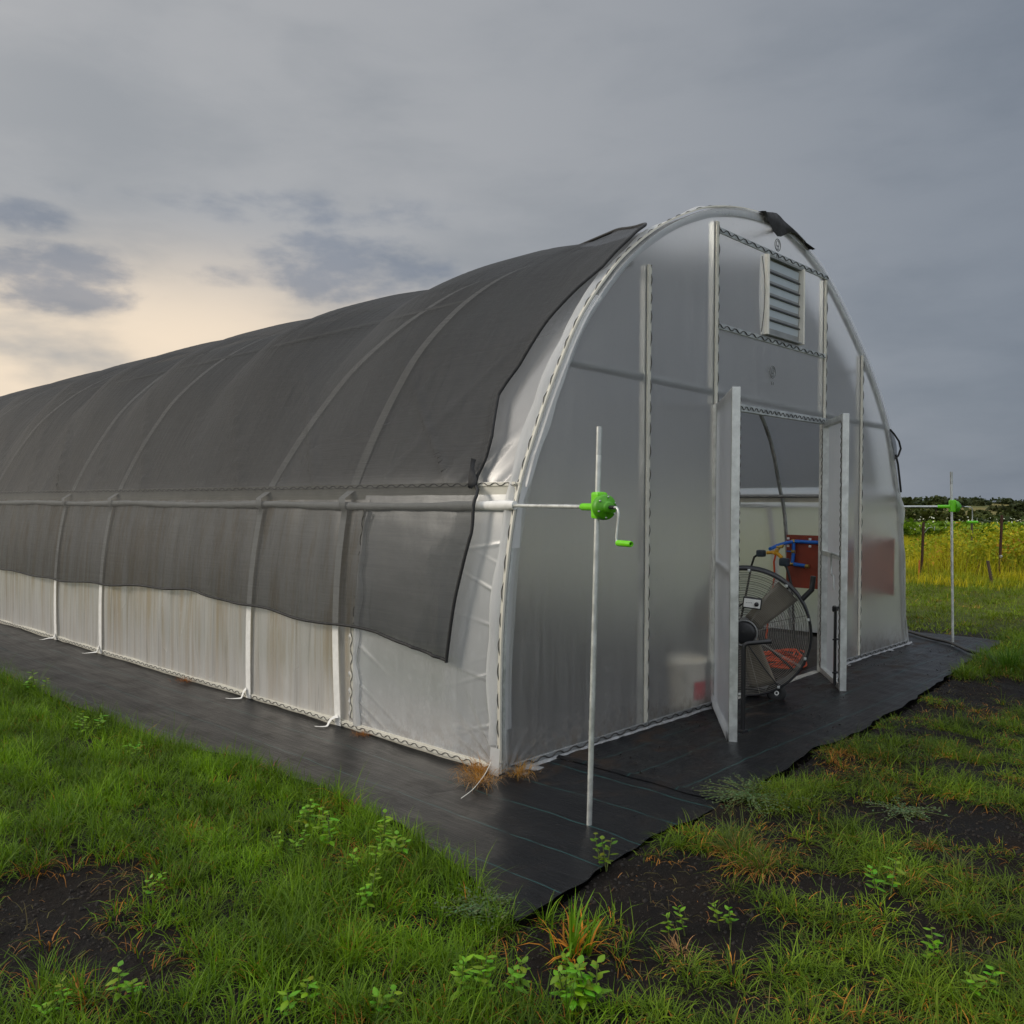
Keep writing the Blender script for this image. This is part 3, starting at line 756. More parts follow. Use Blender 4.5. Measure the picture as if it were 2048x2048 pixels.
for a in np.linspace(0, 1, nh):                                        # hanging skirt, hem to hip
    zn = .6+a*(1.59-.6); y0 = np.interp(zn, EDGE[:, 0], EDGE[:, 1]); y = y0+tt*(LEN-.3-y0)
    hem = np.interp(y, HEM[:, 0], HEM[:, 1])+.008*np.sin(y*6.1)
    z = hem+a*(1.585-hem)
    x = xl(z)-.084-.014*np.sin(np.pi*min(1, a*1.05))*(.5+.5*vnoise(y, z, .8, 21))-.010*np.exp(-((z-1.47)/.06)**2)
    x -= .022*(1-a)*np.sin(y*8.5+1.8*np.sin(y*2.1))*.6
    x -= .016*np.exp(-((y-y0-.09-.1*a)/.03)**2)*(1-a*.6)+.014*np.exp(-((y-y0-.26+.12*a)/.035)**2)*(1-a)
    for (ya, sl_, am_, wd_) in ((1.0, .9, .010, .03), (1.75, -.8, .010, .03), (2.3, .9, .012, .035), (3.1, -.7, .010, .04), (3.6, 1.0, .012, .04), (4.5, .8, .010, .04), (5.6, -.9, .012, .05), (6.4, .9, .014, .05), (6.9, -1.1, .016, .05)):
        x -= am_*np.exp(-((y-ya-sl_*(1-a))/wd_)**2)*math.sin(math.pi*min(1, a+.08))
    x = np.where(a > .93, xl(z)-.088+(.038)*(a-.93)/.07, x)
    rows.append(np.stack([x, y, z], 1)); uvs.append(np.stack([y, z], 1))
for i in range(IL+1, IT+1):                                            # up and over
    zz1 = PROF[i, 1]; left = i < NP_//2
    if left: y0 = np.interp(zz1, EDGE[:, 0], EDGE[:, 1])
    else: y0 = 1.2-.80*float(sstep(PROF[i, 0], 3.0, 3.8))-.10*float(sstep(PROF[i, 0], 4.2, 5.0))
    y = y0+tt*(LEN-.3-y0); s = ARC[i]-ARC[IL]; sr = ARC[IT]-ARC[i]
    w_ = min(1, s/1.7)*min(1, .25+sr/1.7)
    o_ = .030+.020*math.exp(-s/.05)+(.060+.10*math.exp(-((s-1.5)/.8)**2))*scallop(y)*w_*(.06+.94*sstep(y-y0, .05, .75))
    # diagonal folds drawn to the hip
    fd = 0
    for (yc, sl, am, wd) in ((.55, .9, .020, .03), (1.2, -.8, .012, .05), (1.9, .75, .018, .045), (2.9, .8, .022, .05), (3.7, .7, .014, .06), (4.6, .8, .022, .06), (5.6, .7, .016, .06), (6.6, .8, .030, .07), (7.5, .7, .02, .07), (8.8, .8, .025, .08), (10.4, .8, .03, .09), (12.2, .8, .03, .09)):
        fd = fd+1.7*am*np.exp(-((y-yc-sl*s)/(wd*.8))**2)*math.exp(-(s/1.05)**2)*min(1, s/.05)
    o_ = o_+np.maximum(fd, -.004)+.007*vnoise(y, np.full_like(y, s), .45, 22)*min(1, s*3)
    o_ = o_+.035*np.exp(-((y-y0)/.07)**2)*min(1, s/.3)*left*(.4+.6*abs(math.sin(s*4)))
    P = PROF[i]+PN[i]*0
    x = P[0]+PN[i, 0]*o_; z = P[1]+PN[i, 1]*o_
    rows.append(np.stack([x, y, z], 1)); uvs.append(np.stack([y, np.full_like(y, 1.6+s)], 1))
NETP = np.array(rows)
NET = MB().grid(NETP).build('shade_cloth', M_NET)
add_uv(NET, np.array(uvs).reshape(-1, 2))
tag(NET, 'black knitted shade cloth draped over the greenhouse roof, its hem hanging down the long side', 'shade cloth')
hm = [tuple(p) for p in NETP[:, 0][::-1][-200:]]
edge = [Vector(p) for p in NETP[::-1, 0]]; edge = edge[len(edge)-(len(rows)):]
MB().tube(edge[::1]+[Vector(p) for p in [NETP[0, 0]+np.array((0, 0, -.012))]], .011, 6).build('border_cord', M_HEM, NET)
MB().tube([Vector(p) for p in NETP[0]], .010, 6).build('hem_cord', M_HEM, NET)
# gathered corner where cloth folds at the hip
rows = []
for s in np.linspace(0, 1, 14):
    wv = .026*math.sin(math.pi*min(1, s*1.05))+.006
    x = .15*s*s+.055; yy = .335+.04*s; z = 1.56+.17*s
    rows.append([(xl(z)-.070, yy-wv-.015*math.sin(s*7), z), (xl(z)-.095, yy, z+.01), (xl(z)-.070, yy+wv, z)])
MB().grid(np.array(rows)).build('gathered_fold', M_HEM, NET)
# flap slipped over the front of the arch, right of the ridge
fl = []
for (x, zt_, zb_) in ((2.76, 3.70, 3.685), (2.86, 3.715, 3.64), (2.93, 3.73, 3.585), (3.00, 3.74, 3.56), (3.06, 3.73, 3.57), (3.13, 3.71, 3.60), (3.22, 3.69, 3.64), (3.34, 3.674, 3.655), (3.5, 3.636, 3.624), (3.62, 3.59, 3.582)):
    fl.append([(x, .10, zt_+.01), (x, -.035, zt_), (x, -.050-.02*math.sin(x*30), (zt_+zb_)/2), (x, -.040, zb_)])
MB().grid(np.array(fl)).build('slipped_flap', M_HEM, NET)
# loops of loose border on the far side
MB().tube([(5.44, -.03, 2.21), (5.49, -.05, 2.17), (5.57, -.07, 2.10), (5.62, -.07, 2.03), (5.61, -.05, 1.96), (5.585, -.03, 1.93)], .010, 6).build('border_loop', M_HEM, NET)
MB().tube([(5.60, -.03, 1.97), (5.66, -.03, 1.88), (5.71, -.03, 1.74), (5.755, -.03, 1.60)], .010, 6).build('border_loop', M_HEM, NET)
rows = [[(5.44+.15*s, -.02, 2.21-.28*s), (5.44+.15*s+.05*math.sin(math.pi*s), -.045, 2.21-.26*s)] for s in np.linspace(0, 1, 10)]
MB().grid(np.array(rows)).build('slipped_flap', M_NET, NET)

# the tunnel runs very slightly downhill in height towards its far end
for root_ in (GH, NET):
    for o_ in [root_]+list(root_.children_recursive):
        if o_.type == 'MESH':
            co = np.empty(len(o_.data.vertices)*3, np.float32); o_.data.vertices.foreach_get('co', co); co = co.reshape(-1, 3)
            co[:, 2] *= 1-.0150*np.clip(co[:, 1], 0, 2.5)*sstep(co[:, 2], 1.2, 3.0)-.0025*np.clip(co[:, 1], 0, 23); o_.data.vertices.foreach_set('co', co.ravel()); o_.data.update()
# ------------------------------------------------------------------ weed fabric on the ground
def matsheet(name, label, outer, inner, along_y, z0, seed):
    n = 220; m = 40; tt_ = np.linspace(0, 1, n); rows = []; uv = []
    for s in tt_:
        if along_y:
            y = -1.17+s**1.6*(23+1.17); xo = np.interp(y, MAT_L[:, 1], MAT_L[:, 0])+.02*vnoise(y, seed, .3, 30); xi = inner
            if y < 0.02: xi = .42+.02*math.sin(y*7)
            xs = np.linspace(xo, xi, m); ys = np.full(m, y)
            yf = np.interp(xs, MAT_F[:, 0], MAT_F[:, 1])+.018*vnoise(xs, ys*0+seed, .22, 31); ys = np.maximum(ys, yf)
            uv.append(np.stack([xs+.13, ys], 1))
        else:
            x = .40+s*(7.0-.40); yo = np.interp(x, MAT_F[:, 0], MAT_F[:, 1])+.018*vnoise(x, seed, .22, 31)
            yi = .12 if x < 6.1 else .12+1.1*float(sstep(x, 6.1, 6.25))
            ys = np.linspace(yo, yi, m); xs = np.full(m, x); uv.append(np.stack([ys+.07, xs], 1))
        z = z0+.006*vnoise(xs, ys, .5, 32)+.003*vnoise(xs, ys, .12, 33)
        if along_y: z = z+.012*np.exp(-((xs-.38)/.05)**2)*(ys < 0)
        else: z = z+.020*np.exp(-((ys+.42+.1*np.sin(xs*3))/.03)**2)*np.abs(vnoise(xs, ys, .5, 34))+.015*np.exp(-((xs-.43)/.03)**2)
        rows.append(np.stack([xs, ys, z], 1))
    o = MB().grid(np.array(rows)).build(name, M_MAT)
    add_uv(o, np.array(uv).reshape(-1, 2)); tag(o, label, 'weed fabric', 'weed fabric strips round the greenhouse'); return o
matsheet('weed_fabric', 'wide black weed fabric strip running along the long side of the greenhouse, green lines lengthwise', None, .03, True, .022, 1.0)
matsheet('weed_fabric', 'muddy black weed fabric strip in front of the open doors', None, None, False, .030, 2.0)
# dark bare floor inside: crop residue and fabric
rows = [[(x, y, .006+.012*float(vnoise(x, y, .3, 36))) for y in np.linspace(.16, LEN-.1, 120)] for x in np.linspace(.08, 5.95, 60)]
M_FLOOR = principled('greenhouse_floor', (.030, .024, .019), .85, 0, 6, .5, 30, .6)
fl_ = MB().grid(np.array(rows)).build('greenhouse_floor', M_FLOOR); tag(fl_, kind='structure')

# ------------------------------------------------------------------ crank stands
def crank_stand(base, top, gear, tube_end, label, down=True):
    base, top, gear, te = map(Vector, (base, top, gear, tube_end))
    root = empty('crank_stand', base); tag(root, label, 'crank stand', 'roll-up crank stands at the corners')
    L = lambda p: Vector(p)-base
    pole = MB(); n = 2
    pole.tube([L(base)-Vector((0, 0, .05)), L(top)], .0125, 14); pole.build('pole', M_GALVD, root)
    MB().tube([L(base.lerp(top, .93)), L(top)], .0135, 14).build('pole_sleeve', M_GALV, root)
    ax = (gear-te); ax.z = 0; Lx = ax.length; ax.normalize()            # towards the crank
    sd_ = Vector((0, 0, 1)).cross(ax).normalized(); g = L(gear)
    RotM = Matrix((sd_, ax, Vector((0, 0, 1)))).transposed()
    def G(s, a, z): return g+sd_*s+ax*a+Vector((0, 0, z))
    MB().tube([L(te)-ax*.02, G(0, -.10, -.008)], .0105, 12).build('drive_shaft', M_GALVD, root)
    gb = MB()
    gb.box(G(0, 0, 0), (.056, .060, .122), RotM, .012)                   # block clamped round the pole
    gb.tube([G(0, -.15, -.008), G(0, -.145, -.008), G(0, .02, -.008)], [.014, .0165, .018], 16)
    box = gb.build('gearbox', M_GREEN, root)
    hs = MB()
    pr = [(.001, .085), (.020, .085), (.026, .080), (.028, .064), (.050, .060), (.057, .050), (.0585, .030), (.055, .022), (.001, .022)]
    hs.lathe(G(.004, .0, -.008), ax, pr, 40)
    hs.build('gear_housing', M_GREEND, box)
    for k in range(6):
        a = k*math.pi/3+.4
        MB().lathe(G(.004, .060, -.008)+(sd_*math.cos(a)+Vector((0, 0, 1))*math.sin(a))*.047, ax, [(.0001, .006), (.004, .006), (.004, -.004)], 8).build('screw', M_GALV, box)
    MB().tube([G(.004, .08, -.008), G(.004, .120, -.008)], .009, 12).build('spindle', M_BLACK, root)
    c = G(.004, .115, -.008); dz = -1 if down else .35
    if down: pts = [c, c+ax*.022, c+ax*.036+Vector((0, 0, -.010)), c+ax*.040+Vector((0, 0, -.03)), c+ax*.022-sd_*.0+Vector((0, 0, -.135)), c+ax*.026+Vector((0, 0, -.150)), c+ax*.040+Vector((0, 0, -.156))]
    else:
        e0 = Vector((1, 0, 0)); pts = [c, c+ax*.03, c+ax*.060+e0*.03-Vector((0, 0, .004)), c+ax*.072+e0*.045-Vector((0, 0, .02)), c+ax*.074+e0*.05-Vector((0, 0, .14)), c+ax*.066+e0*.05-Vector((0, 0, .155)), c+ax*.03+e0*.05-Vector((0, 0, .157))]
    MB().tube(pts, .0055, 10).build('crank_arm', M_GALVD, root)
    e_ = pts[-1]
    gr = MB(); gr.lathe(e_-ax*.008, ax, [(.003, 0), (.0125, .001), (.0135, .006), (.0135, .10), (.012, .106), (.008, .106), (.008, .09)], 16)
    gr.build('crank_grip', M_GREEN, root)
crank_stand((-.272, -.792, 0), (-.228, -.801, 1.832), (-.232, -.805, 1.475), (xl(1.47)-.036, .02, 1.466),
            'slim steel pole with bright green crank gearbox standing in front of the near corner')
crank_stand((6.203, -.406, 0), (6.203, -.368, 1.812), (6.206, -.382, 1.463), (xr(1.45)+.03, .02, 1.452),
            'steel pole with green crank gearbox beyond the far right corner of the end wall', False)

# ------------------------------------------------------------------ drum fan in the doorway
FC = Vector((2.66, .02, .520)); FNv = Vector((-.90, -.44, -.02)).normalized()
fan = empty('drum_fan', (FC.x, FC.y, 0)); tag(fan, 'large round black drum fan on small wheels standing in the open doorway', 'fan')
c0 = Vector((0, 0, FC.z)); fu = Vector((0, 0, 1)).cross(FNv).normalized(); fv = FNv.cross(fu).normalized()   # fu: right as seen from front? fv: up
def FP(r, a, d_=0.0): return c0+(fu*math.cos(a)+fv*math.sin(a))*r+FNv*d_
R_ = .478
MB().lathe(c0, FNv, [(R_-.012, .10), (R_, .11), (R_+.006, .10), (R_, .085), (R_, -.085), (R_+.006, -.10), (R_-.012, -.11), (R_-.014, -.085), (R_-.014, .085), (R_-.012, .10)], 72).build('drum', M_BLACK, fan)
for sd_ in (1, -1):
    gd = MB(); nring = 30 if sd_ > 0 else 22
    for k in range(nring): gd.torus(c0+FNv*sd_*(.105+.020*(1-(k/nring))), FNv, .10+(R_-.115)*k/(nring-1), .0015, 72, 4)
    for k in range(8):
        a = k*math.pi/4+.25
        gd.tube([FP(.09, a-.02, sd_*.128), FP(.3, a-.007, sd_*.122), FP(R_-.01, a, sd_*.105)], .0020, 6)
        if k % 2: gd.tube([FP(.09, a+.05, sd_*.128), FP(.3, a+.02, sd_*.122), FP(R_-.01, a+.02, sd_*.105)], .0020, 6)
    gd.build('guard', M_GUARD if sd_ > 0 else M_BLACK, fan)
hubm = MB(); hubm.lathe(c0, FNv, [(.0005, .150), (.06, .148), (.082, .140), (.085, .120), (.085, .02), (.0005, .02)], 32); hubm.build('hub', M_BLACK, fan)
MB().torus(c0+FNv*.135, FNv, .094, .005, 40, 8).build('hub_ring', M_PIPE, fan)
for a0 in (.78, -1.25, 2.85):
    rows = []
    for s in np.linspace(0, 1, 10):
        r = .08+.36*s; wd = .075+.025*s; rows.append([tuple(FP(r, a0, 0)+(fv*math.cos(a0)-fu*math.sin(a0))*wd*q+FNv*.045*q*(1-.4*s)) for q in np.linspace(-1, 1, 7)])
    ob = MB().grid(np.array(rows)).build('fan_blade', M_BLADE, fan)
    mo = ob.modifiers.new('thickness', 'SOLIDIFY'); mo.thickness = .004
mt = MB(); mt.tube([c0-FNv*.02, c0-FNv*.20], .07, 24); mt.build('motor', M_BLACK, fan)
for a in (.8, 2.3, -2.2, -.7): MB().tube([FP(.06, a, -.12), FP(R_-.02, a, -.095)], .010, 8).build('motor_bracket', M_BLACK, fan)
bx = MB(); bxr = Matrix((fu, fv, FNv)).transposed() @ Matrix.Rotation(rad(-6), 3, 'Z')
pc = FP(.235, rad(76), .145)
bx.box(pc, (.135, .082, .05), bxr, .006); cb = bx.build('control_box', M_BLACK, fan)
MB().box(pc+FNv*.027, (.118, .064, .004), bxr, .001).build('control_plate', M_WHITEP, cb)
MB().lathe(pc+FNv*.028+fu*.032-fv*.006, FNv, [(.0165, 0), (.015, .016), (.0003, .016)], 18).build('control_knob', M_BLACK, cb)
lt_ = MB()
for k in range(4): lt_.box(pc+FNv*.0296+fu*(-.04+.012*k)+fv*.004, (.008, .004, .001), bxr)
lt_.build('plate_print', M_INK, cb)
MB().tube([pc-fu*.06, FP(.18, rad(115), .14), FP(.10, rad(125), .14), FP(.07, rad(140), .14)], .006, 8).build('control_cable', M_BLACK, fan)
for k in range(10):
    a = k*2*math.pi/10+.25; MB().box(FP(R_-.012, a, .115), (.02, .02, .012), Matrix((fu, fv, FNv)).transposed(), .003).build('guard_clip', M_GALVD, fan)
MB().tube([FP(.094, -1.25, .13), FP(.30, -1.05, .128), FP(.47, -1.0, .112)], .0042, 6).build('guard_rod', M_BLACK, fan)
# handle and tilt bracket at the right, wheels and base bar below
MB().tube([FP(R_, .55, .02), FP(R_+.10, .60, .02), FP(R_+.17, .72, .02)], .020, 10).build('carry_handle', M_BLACK, fan)
def wheel(p, axis):
    p = Vector(p); wr = MB(); axis = Vector(axis).normalized()
    wr.lathe(p, axis, [(.034, .022), (.058, .024), (.070, .014), (.072, 0), (.070, -.014), (.058, -.024), (.034, -.022)], 32)
    wo = wr.build('wheel', M_RUBBER, fan)
    MB().lathe(p, axis, [(.0005, .012), (.030, .016), (.040, .018), (.040, -.018), (.0005, -.018)], 24).build('wheel_rim', M_BLACK, wo)
    MB().torus(p+axis*.022, axis, .013, .0045, 20, 6).build('axle_nut', M_WHITEP, wo)
wax = Vector((-.85, -.52, 0))
wp = Vector((2.705-FC.x, -.218-FC.y, .074)); wheel(wp, wax)
wheel(wp+Vector((-fu.x*.42, -fu.y*.42, 0)) if fu.dot(Vector((.685, -.729, 0))) > 0 else wp+Vector((fu.x*.42, fu.y*.42, 0)), wax)
sgn = -1 if fu.dot(Vector((.685, -.729, 0))) > 0 else 1
bs = MB(); bs.tube([wp-wax.normalized()*.06, wp-wax.normalized()*.06+fu*sgn*.42], .013, 10); bs.tube([wp, wp-wax.normalized()*.10], .010, 8)
bs.tube([wp-wax.normalized()*.08, FP(R_, -1.25, .05)], .012, 8); bs.tube([wp-wax.normalized()*.08, wp-wax.normalized()*.40+Vector((0, 0, -.055))], .013, 8)
bs.build('wheel_frame', M_BLACK, fan)

# ------------------------------------------------------------------ red manifold board, splitter, cord, bucket
bd = empty('manifold_board', (5.72, .60, 0)); tag(bd, 'red board on the far wall carrying blue water pipes, seen through the doorway', 'board')
MB().box((0, 0, .845), (.02, 1.14, .575), None, .003).build('board', M_RED, bd)
bp_ = MB(); x0 = -.035
def yy(px): return 1.165-(px-1488)/47*.285-.60
def zz2(py): return 1.128-(py-1010)/97*.57
bp_.tube([(x0-.30, .60, .985), (x0-.18, .585, 1.015), (x0-.05, yy(1493), zz2(1024)), (x0, yy(1505), zz2(1021)), (x0, -.1, zz2(1022))], .019, 10)
bp_.tube([(x0, yy(1503), zz2(1021)), (x0, yy(1503), zz2(1042)), (x0-.004, yy(1501), zz2(1062))], .019, 10)
bp_.tube([(x0, yy(1501), zz2(1063)), (x0, yy(1530), zz2(1066))], .020, 10); bp_.tube([(x0, yy(1501), zz2(1040)), (x0, yy(1490), zz2(1040))], .008, 8)
bp_.build('pipe', M_BLUE, bd)
for (px, py) in ((1503, 1021), (1503, 1040), (1501, 1063), (1529, 1066)): MB().tube([(x0-.002, yy(px)-.018, zz2(py)), (x0-.002, yy(px)+.018, zz2(py))], .023, 10).build('pipe_fitting', M_BRASS, bd)
for (px, py) in ((1493, 1016), (1493, 1030), (1534, 1016), (1534, 1029)): MB().box((x0-.006, yy(px), zz2(py)), (.02, .024, .024), None, .004).build('pipe_clip', M_WHITEP, bd)

sp = empty('hose_splitter', (5.36, 1.12, 0)); tag(sp, 'yellow two way hose splitter with dark water timers hanging behind the fan', 'hose splitter')
S = lambda dy, z, dx=0: (dx, dy, z)
MB().tube([S(-.02, .985), S(.0, .955), S(.02, .935)], .022, 12).tube([S(.0, .955), S(-.07, .90)], .020, 12).tube([S(.0, .955), S(.10, .945)], .018, 12).build('splitter_body', M_YELLOW, sp)
MB().tube([S(-.03, .99), S(-.05, 1.02), S(-.09, 1.03)], .014, 10).box(S(-.045, 1.012), (.03, .07, .022), None, .006).build('tap', M_BRASS, sp)
tm = MB(); tm.box(S(.17, .935), (.08, .085, .075), None, .018); tm.tube([S(.13, .94), S(.21, .93)], .022, 10); tm.build('timer', M_NAVY, sp)
tm = MB(); tm.box(S(-.10, .855), (.09, .095, .085), None, .02); tm.tube([S(-.075, .89), S(-.125, .81)], .022, 10); tm.build('timer', M_NAVY, sp)
MB().tube([S(.20, .925), S(.25, .89), S(.28, .80), S(.32, .6), S(.38, .3), S(.45, .02)], .012, 8).build('hose', M_HOSE, sp)
MB().tube([S(-.12, .81), S(-.15, .73), S(-.18, .62), S(-.2, .4), S(-.22, .02)], .014, 8).build('hose', M_HOSE, sp)
MB().tube([S(.0, .93), S(.02, .85), S(.01, .7), S(.06, .4), S(.1, .02)], .010, 8).build('hose', M_CORD, sp)

cd = MB(); pts = []
for k in range(9):
    for j in range(28):
        a = 2*math.pi*j/28; r1 = .26+.05*math.sin(k*1.7)+.02*math.sin(3*a+k); pts.append((4.02+math.cos(a)*r1*1.1+.03*math.sin(k*2.1), .42+math.sin(a)*r1*.75+.03*math.cos(k*1.3), .03+.010*k+.012*math.sin(2*a+k)))
cd.tube(pts, .0085, 6)
o = cd.build('extension_cord', M_CORD); tag(o, 'orange extension cord coiled on the floor behind the fan', 'cord')

bk = empty('bucket', (2.05, .172, .01)); tag(bk, 'white plastic bucket with a red patch, blurred behind the film left of the doors', 'bucket')
MB().lathe((0, 0, 0), (0, 0, 1), [(.0005, .0), (.130, .0), (.134, .006), (.152, .33), (.158, .335), (.158, .352), (.150, .352), (.148, .33), (.128, .02), (.0005, .02)], 40).build('body', M_BUCKET, bk)
MB().tube([(.155*math.cos(a), .155*math.sin(a)*.3-.10, .30-.14*abs(math.sin(a))) for a in np.linspace(0, math.pi, 16)], .004, 6).build('handle', M_GALV, bk)
MB().grid(np.array([[(.1535*math.cos(a), .1535*math.sin(a), z) if z > .2 else (.147*math.cos(a), .147*math.sin(a), z) for z in (.085, .21)] for a in np.linspace(rad(-122), rad(-72), 14)])).build('red_patch', M_REDP, bk)

# low benches and debris inside
bn = empty('slatted_bench', (3.6, 5.0, 0)); tag(bn, 'dark low bench deep inside the greenhouse behind the fan', 'bench')
MB().box((0, 0, .42), (1.1, 3.2, .05), None, .008).build('bench_top', M_WOOD, bn)
for (x, y) in ((-.5, -1.5), (.5, -1.5), (-.5, 1.5), (.5, 1.5)): MB().box((x, y, .197), (.07, .07, .394), None, .006).build('leg', M_WOOD, bn)

# black hose on the fabric at the right
hp = [(6.9, .34, .055), (6.62, .10, .062), (6.41, -.14, .058), (6.24, -.36, .062), (6.02, -.53, .060), (5.83, -.67, .058), (5.72, -.84, .052), (5.55, -1.02, .045)]
o = MB().tube(crom(np.array(hp), 8), .017, 10).build('black_hose', M_HOSE); tag(o, 'black hose snaking over the weed fabric past the far crank stand', 'hose')

# ------------------------------------------------------------------ fence posts and stakes in the field
def tpost(x, y, h, lean, label, m=None):
    p = empty('fence_post', (x, y, float(hgt(x, y)))); tag(p, label, 'fence post', 'posts along the field edge')
    b = MB(); top = Vector((lean[0], lean[1], h))
    b.beam((0, 0, -.2), top, .052, .012, up=(1, 0, 0)); b.beam(Vector((0, .018, -.2)), top+Vector((0, .018, 0)), .010, .030, up=(1, 0, 0))
    b.build('post', m or M_RUST, p)
    for k in range(7):
        f_ = .25+.1*k; MB().box(top*f_+Vector((0, -.010, 0)), (.016, .012, .012)).build('stud', m or M_RUST, p)
    return p
p = tpost(15.13, 2.85, 1.10, (.02, -.03, 0), 'rusty fence post with bent wire at its top, left of the far crank pole')
MB().tube([(.02, -.03, .86), (.08, -.10, .98), (.12, -.16, 1.0), (.14, -.20, .93), (.16, -.20, 1.02)], .005, 5).build('wire_end', M_GALV, p)
p = tpost(16.05, 1.67, 1.25, (.05, -.03, 0), 'tall rusty fence post leaning slightly, right of the far crank pole')
MB().tube([(.005, -.02, .42), (.035, -.03, .43)], .03, 8).build('wire_tie', M_GALV, p)
tpost(14.11, 1.25, .45, (-.05, .10, 0), 'short dark stake leaning to the left among tall weeds', M_WOOD)
tpost(15.0, .75, 1.15, (.01, 0, 0), 'orange brown post at the right edge of the field', M_RUSTL)
o = MB().box((14.2, 2.58, float(hgt(14.2, 2.58))+.19), (.035, .02, .40), Matrix.Rotation(rad(4), 3, 'Y'), .003).build('survey_stake', M_RUSTL); tag(o, 'small orange stake in the grass beside the rusty post', 'stake')
tpost(20.2, 3.34, 1.02, (.02, 0, 0), 'thin dark fence post farther back, right of the far crank pole', M_WOOD)

# ------------------------------------------------------------------ grass
def blade_mesh(name, base, length, width, lean, az, cols, material, segs=3, curl=1.0, tipcol=None):
    N = len(base); V = np.zeros((N, segs*2+1, 3)); ts = np.linspace(0, 1, segs+1)
    dirx = np.cos(az); diry = np.sin(az); px_ = -diry; py_ = dirx
    tw = rng.uniform(-.6, .6, N); px2 = px_*np.cos(tw)+dirx*np.sin(tw); py2 = py_*np.cos(tw)+diry*np.sin(tw)
    for j, s in enumerate(ts):
        th = lean*(.35+.9*s*curl); hor = length*s*np.sin(np.clip(th, 0, 1.9)); ver = length*s*np.cos(np.clip(th, 0, 1.75))
        c = base+np.stack([dirx*hor, diry*hor, ver], 1)
        if j < segs:
            ww = width*(1-.75*s**1.5)*.5
            V[:, 2*j] = c+np.stack([px2*ww, py2*ww, np.zeros(N)], 1); V[:, 2*j+1] = c-np.stack([px2*ww, py2*ww, np.zeros(N)], 1)
        else: V[:, 2*segs] = c
    o = np.arange(N)[:, None]*(segs*2+1)
    Qs = np.concatenate([o+np.array([[2*j, 2*j+1, 2*j+3, 2*j+2]]) for j in range(segs-1)]) if segs > 1 else np.zeros((0, 4), int)
    Ts = o+np.array([[2*segs-2, 2*segs-1, 2*segs]])
    C_ = np.repeat(cols[:, None, :], segs*2+1, 1)
    return mesh_np(name, V.reshape(-1, 3), Qs, Ts, material, C_.reshape(-1, 3), smooth=True)
def gz_near(x, y):
    nw = 1-sstep(np.hypot(x+1.2, y+1.1), 6, 12)
    return hgt(x, y)+nw*(.010+.018*vnoise(x, y, .22, 5, 4)+.020*vnoise(x, y, .9, 6)-.012*soilmask(x, y))
def in_view(x, y, marg=.9):
    dx, dy = x-CAM[0], y-CAM[1]; f_ = dx*HX+dy*HY; r_ = dx*HY-dy*HX
    return (f_ > .9) & (np.abs(r_) < .60*f_+marg)
def right_side(x, y): return sstep(x*.75-y*1.0, .35, 1.1)        # 0 = lawn on the left, 1 = tussocks in front of the doors
def tufts(n, lo, hi):
    c = np.stack([rng.uniform(lo[0], hi[0], n), rng.uniform(lo[1], hi[1], n)], 1)
    return c
allb = []
def grow(centres, per, spread, Lr, Wr, lean_r, dry_f, palette):
    N = len(centres)*per; ci = np.repeat(np.arange(len(centres)), per)
    a = rng.uniform(0, 2*np.pi, N); r = np.abs(rng.normal(0, spread, N))
    x = centres[ci, 0]+np.cos(a)*r; y = centres[ci, 1]+np.sin(a)*r
    k = ~in_mat(x, y, .015) & in_view(x, y)
    x, y, a, ci, r = x[k], y[k], a[k], ci[k], r[k]; N = len(x)
    tone = rng.normal(0, 1, len(centres))[ci]; tl = np.exp(rng.normal(0, .18, len(centres)))[ci]
    tl = tl*(1+.38*vnoise(x, y, .42, 47)); Ln = rng.uniform(Lr[0], Lr[1], N)*tl; az = a+rng.normal(0, .7, N)
    lean = np.clip(rng.normal(lean_r[0], lean_r[1], N)+r/spread*.22, .05, 1.5)
    c1, c2, c3 = [np.array(q) for q in palette]
    m_ = np.clip(.5+.25*tone+rng.normal(0, .28, N), 0, 1)[:, None]; col = c1*(1-m_)+c2*m_
    dryp = dry_f*np.exp(1.0*vnoise(x, y, .35, 41)*2.0)+.45*np.clip(soilmask(x, y), 0, .8)
    dry = rng.uniform(0, 1, N) < dryp; Ln = np.where(dry, Ln*.8, Ln); lean = np.where(dry, lean+.35, lean)
    col[dry] = c3*rng.uniform(.6, 1.25, (dry.sum(), 1))
    col *= rng.uniform(.70, 1.28, (N, 1))*np.exp(.42*vnoise(x, y, .30, 53))[:, None]
    allb.append((np.stack([x, y, gz_near(x, y)-.01], 1), Ln, rng.uniform(Wr[0], Wr[1], N), lean, az, col))
GREEN_L = ((.068, .150, .004), (.185, .315, .008), (.48, .19, .025))
GREEN_R = ((.066, .128, .005), (.165, .248, .010), (.56, .24, .035))
# lawn, near left
c = tufts(26000, (-6, -3.4), (-.6, 9)); d_ = np.hypot(c[:, 0]-CAM[0], c[:, 1]-CAM[1])
keep = in_view(c[:, 0], c[:, 1]) & ~in_mat(c[:, 0], c[:, 1], .0) & (rng.uniform(0, 1, len(c)) > soilmask(c[:, 0], c[:, 1])*.93) & (right_side(c[:, 0], c[:, 1]) < .5)
c = c[keep]
grow(c, 22, .038, (.055, .125), (.0028, .0050), (.55, .32), .035, GREEN_L)
# longer grass leaning over the fabric edge
ye = rng.uniform(-1.15, 9, 900); xe = np.interp(ye, MAT_L[:, 1], MAT_L[:, 0])-.02-np.abs(rng.normal(0, .05, 900))
k = soilmask(xe, ye) < .5
grow(np.stack([xe, ye], 1)[k], 9, .03, (.08, .19), (.0028, .0045), (.65, .35), .03, GREEN_L)
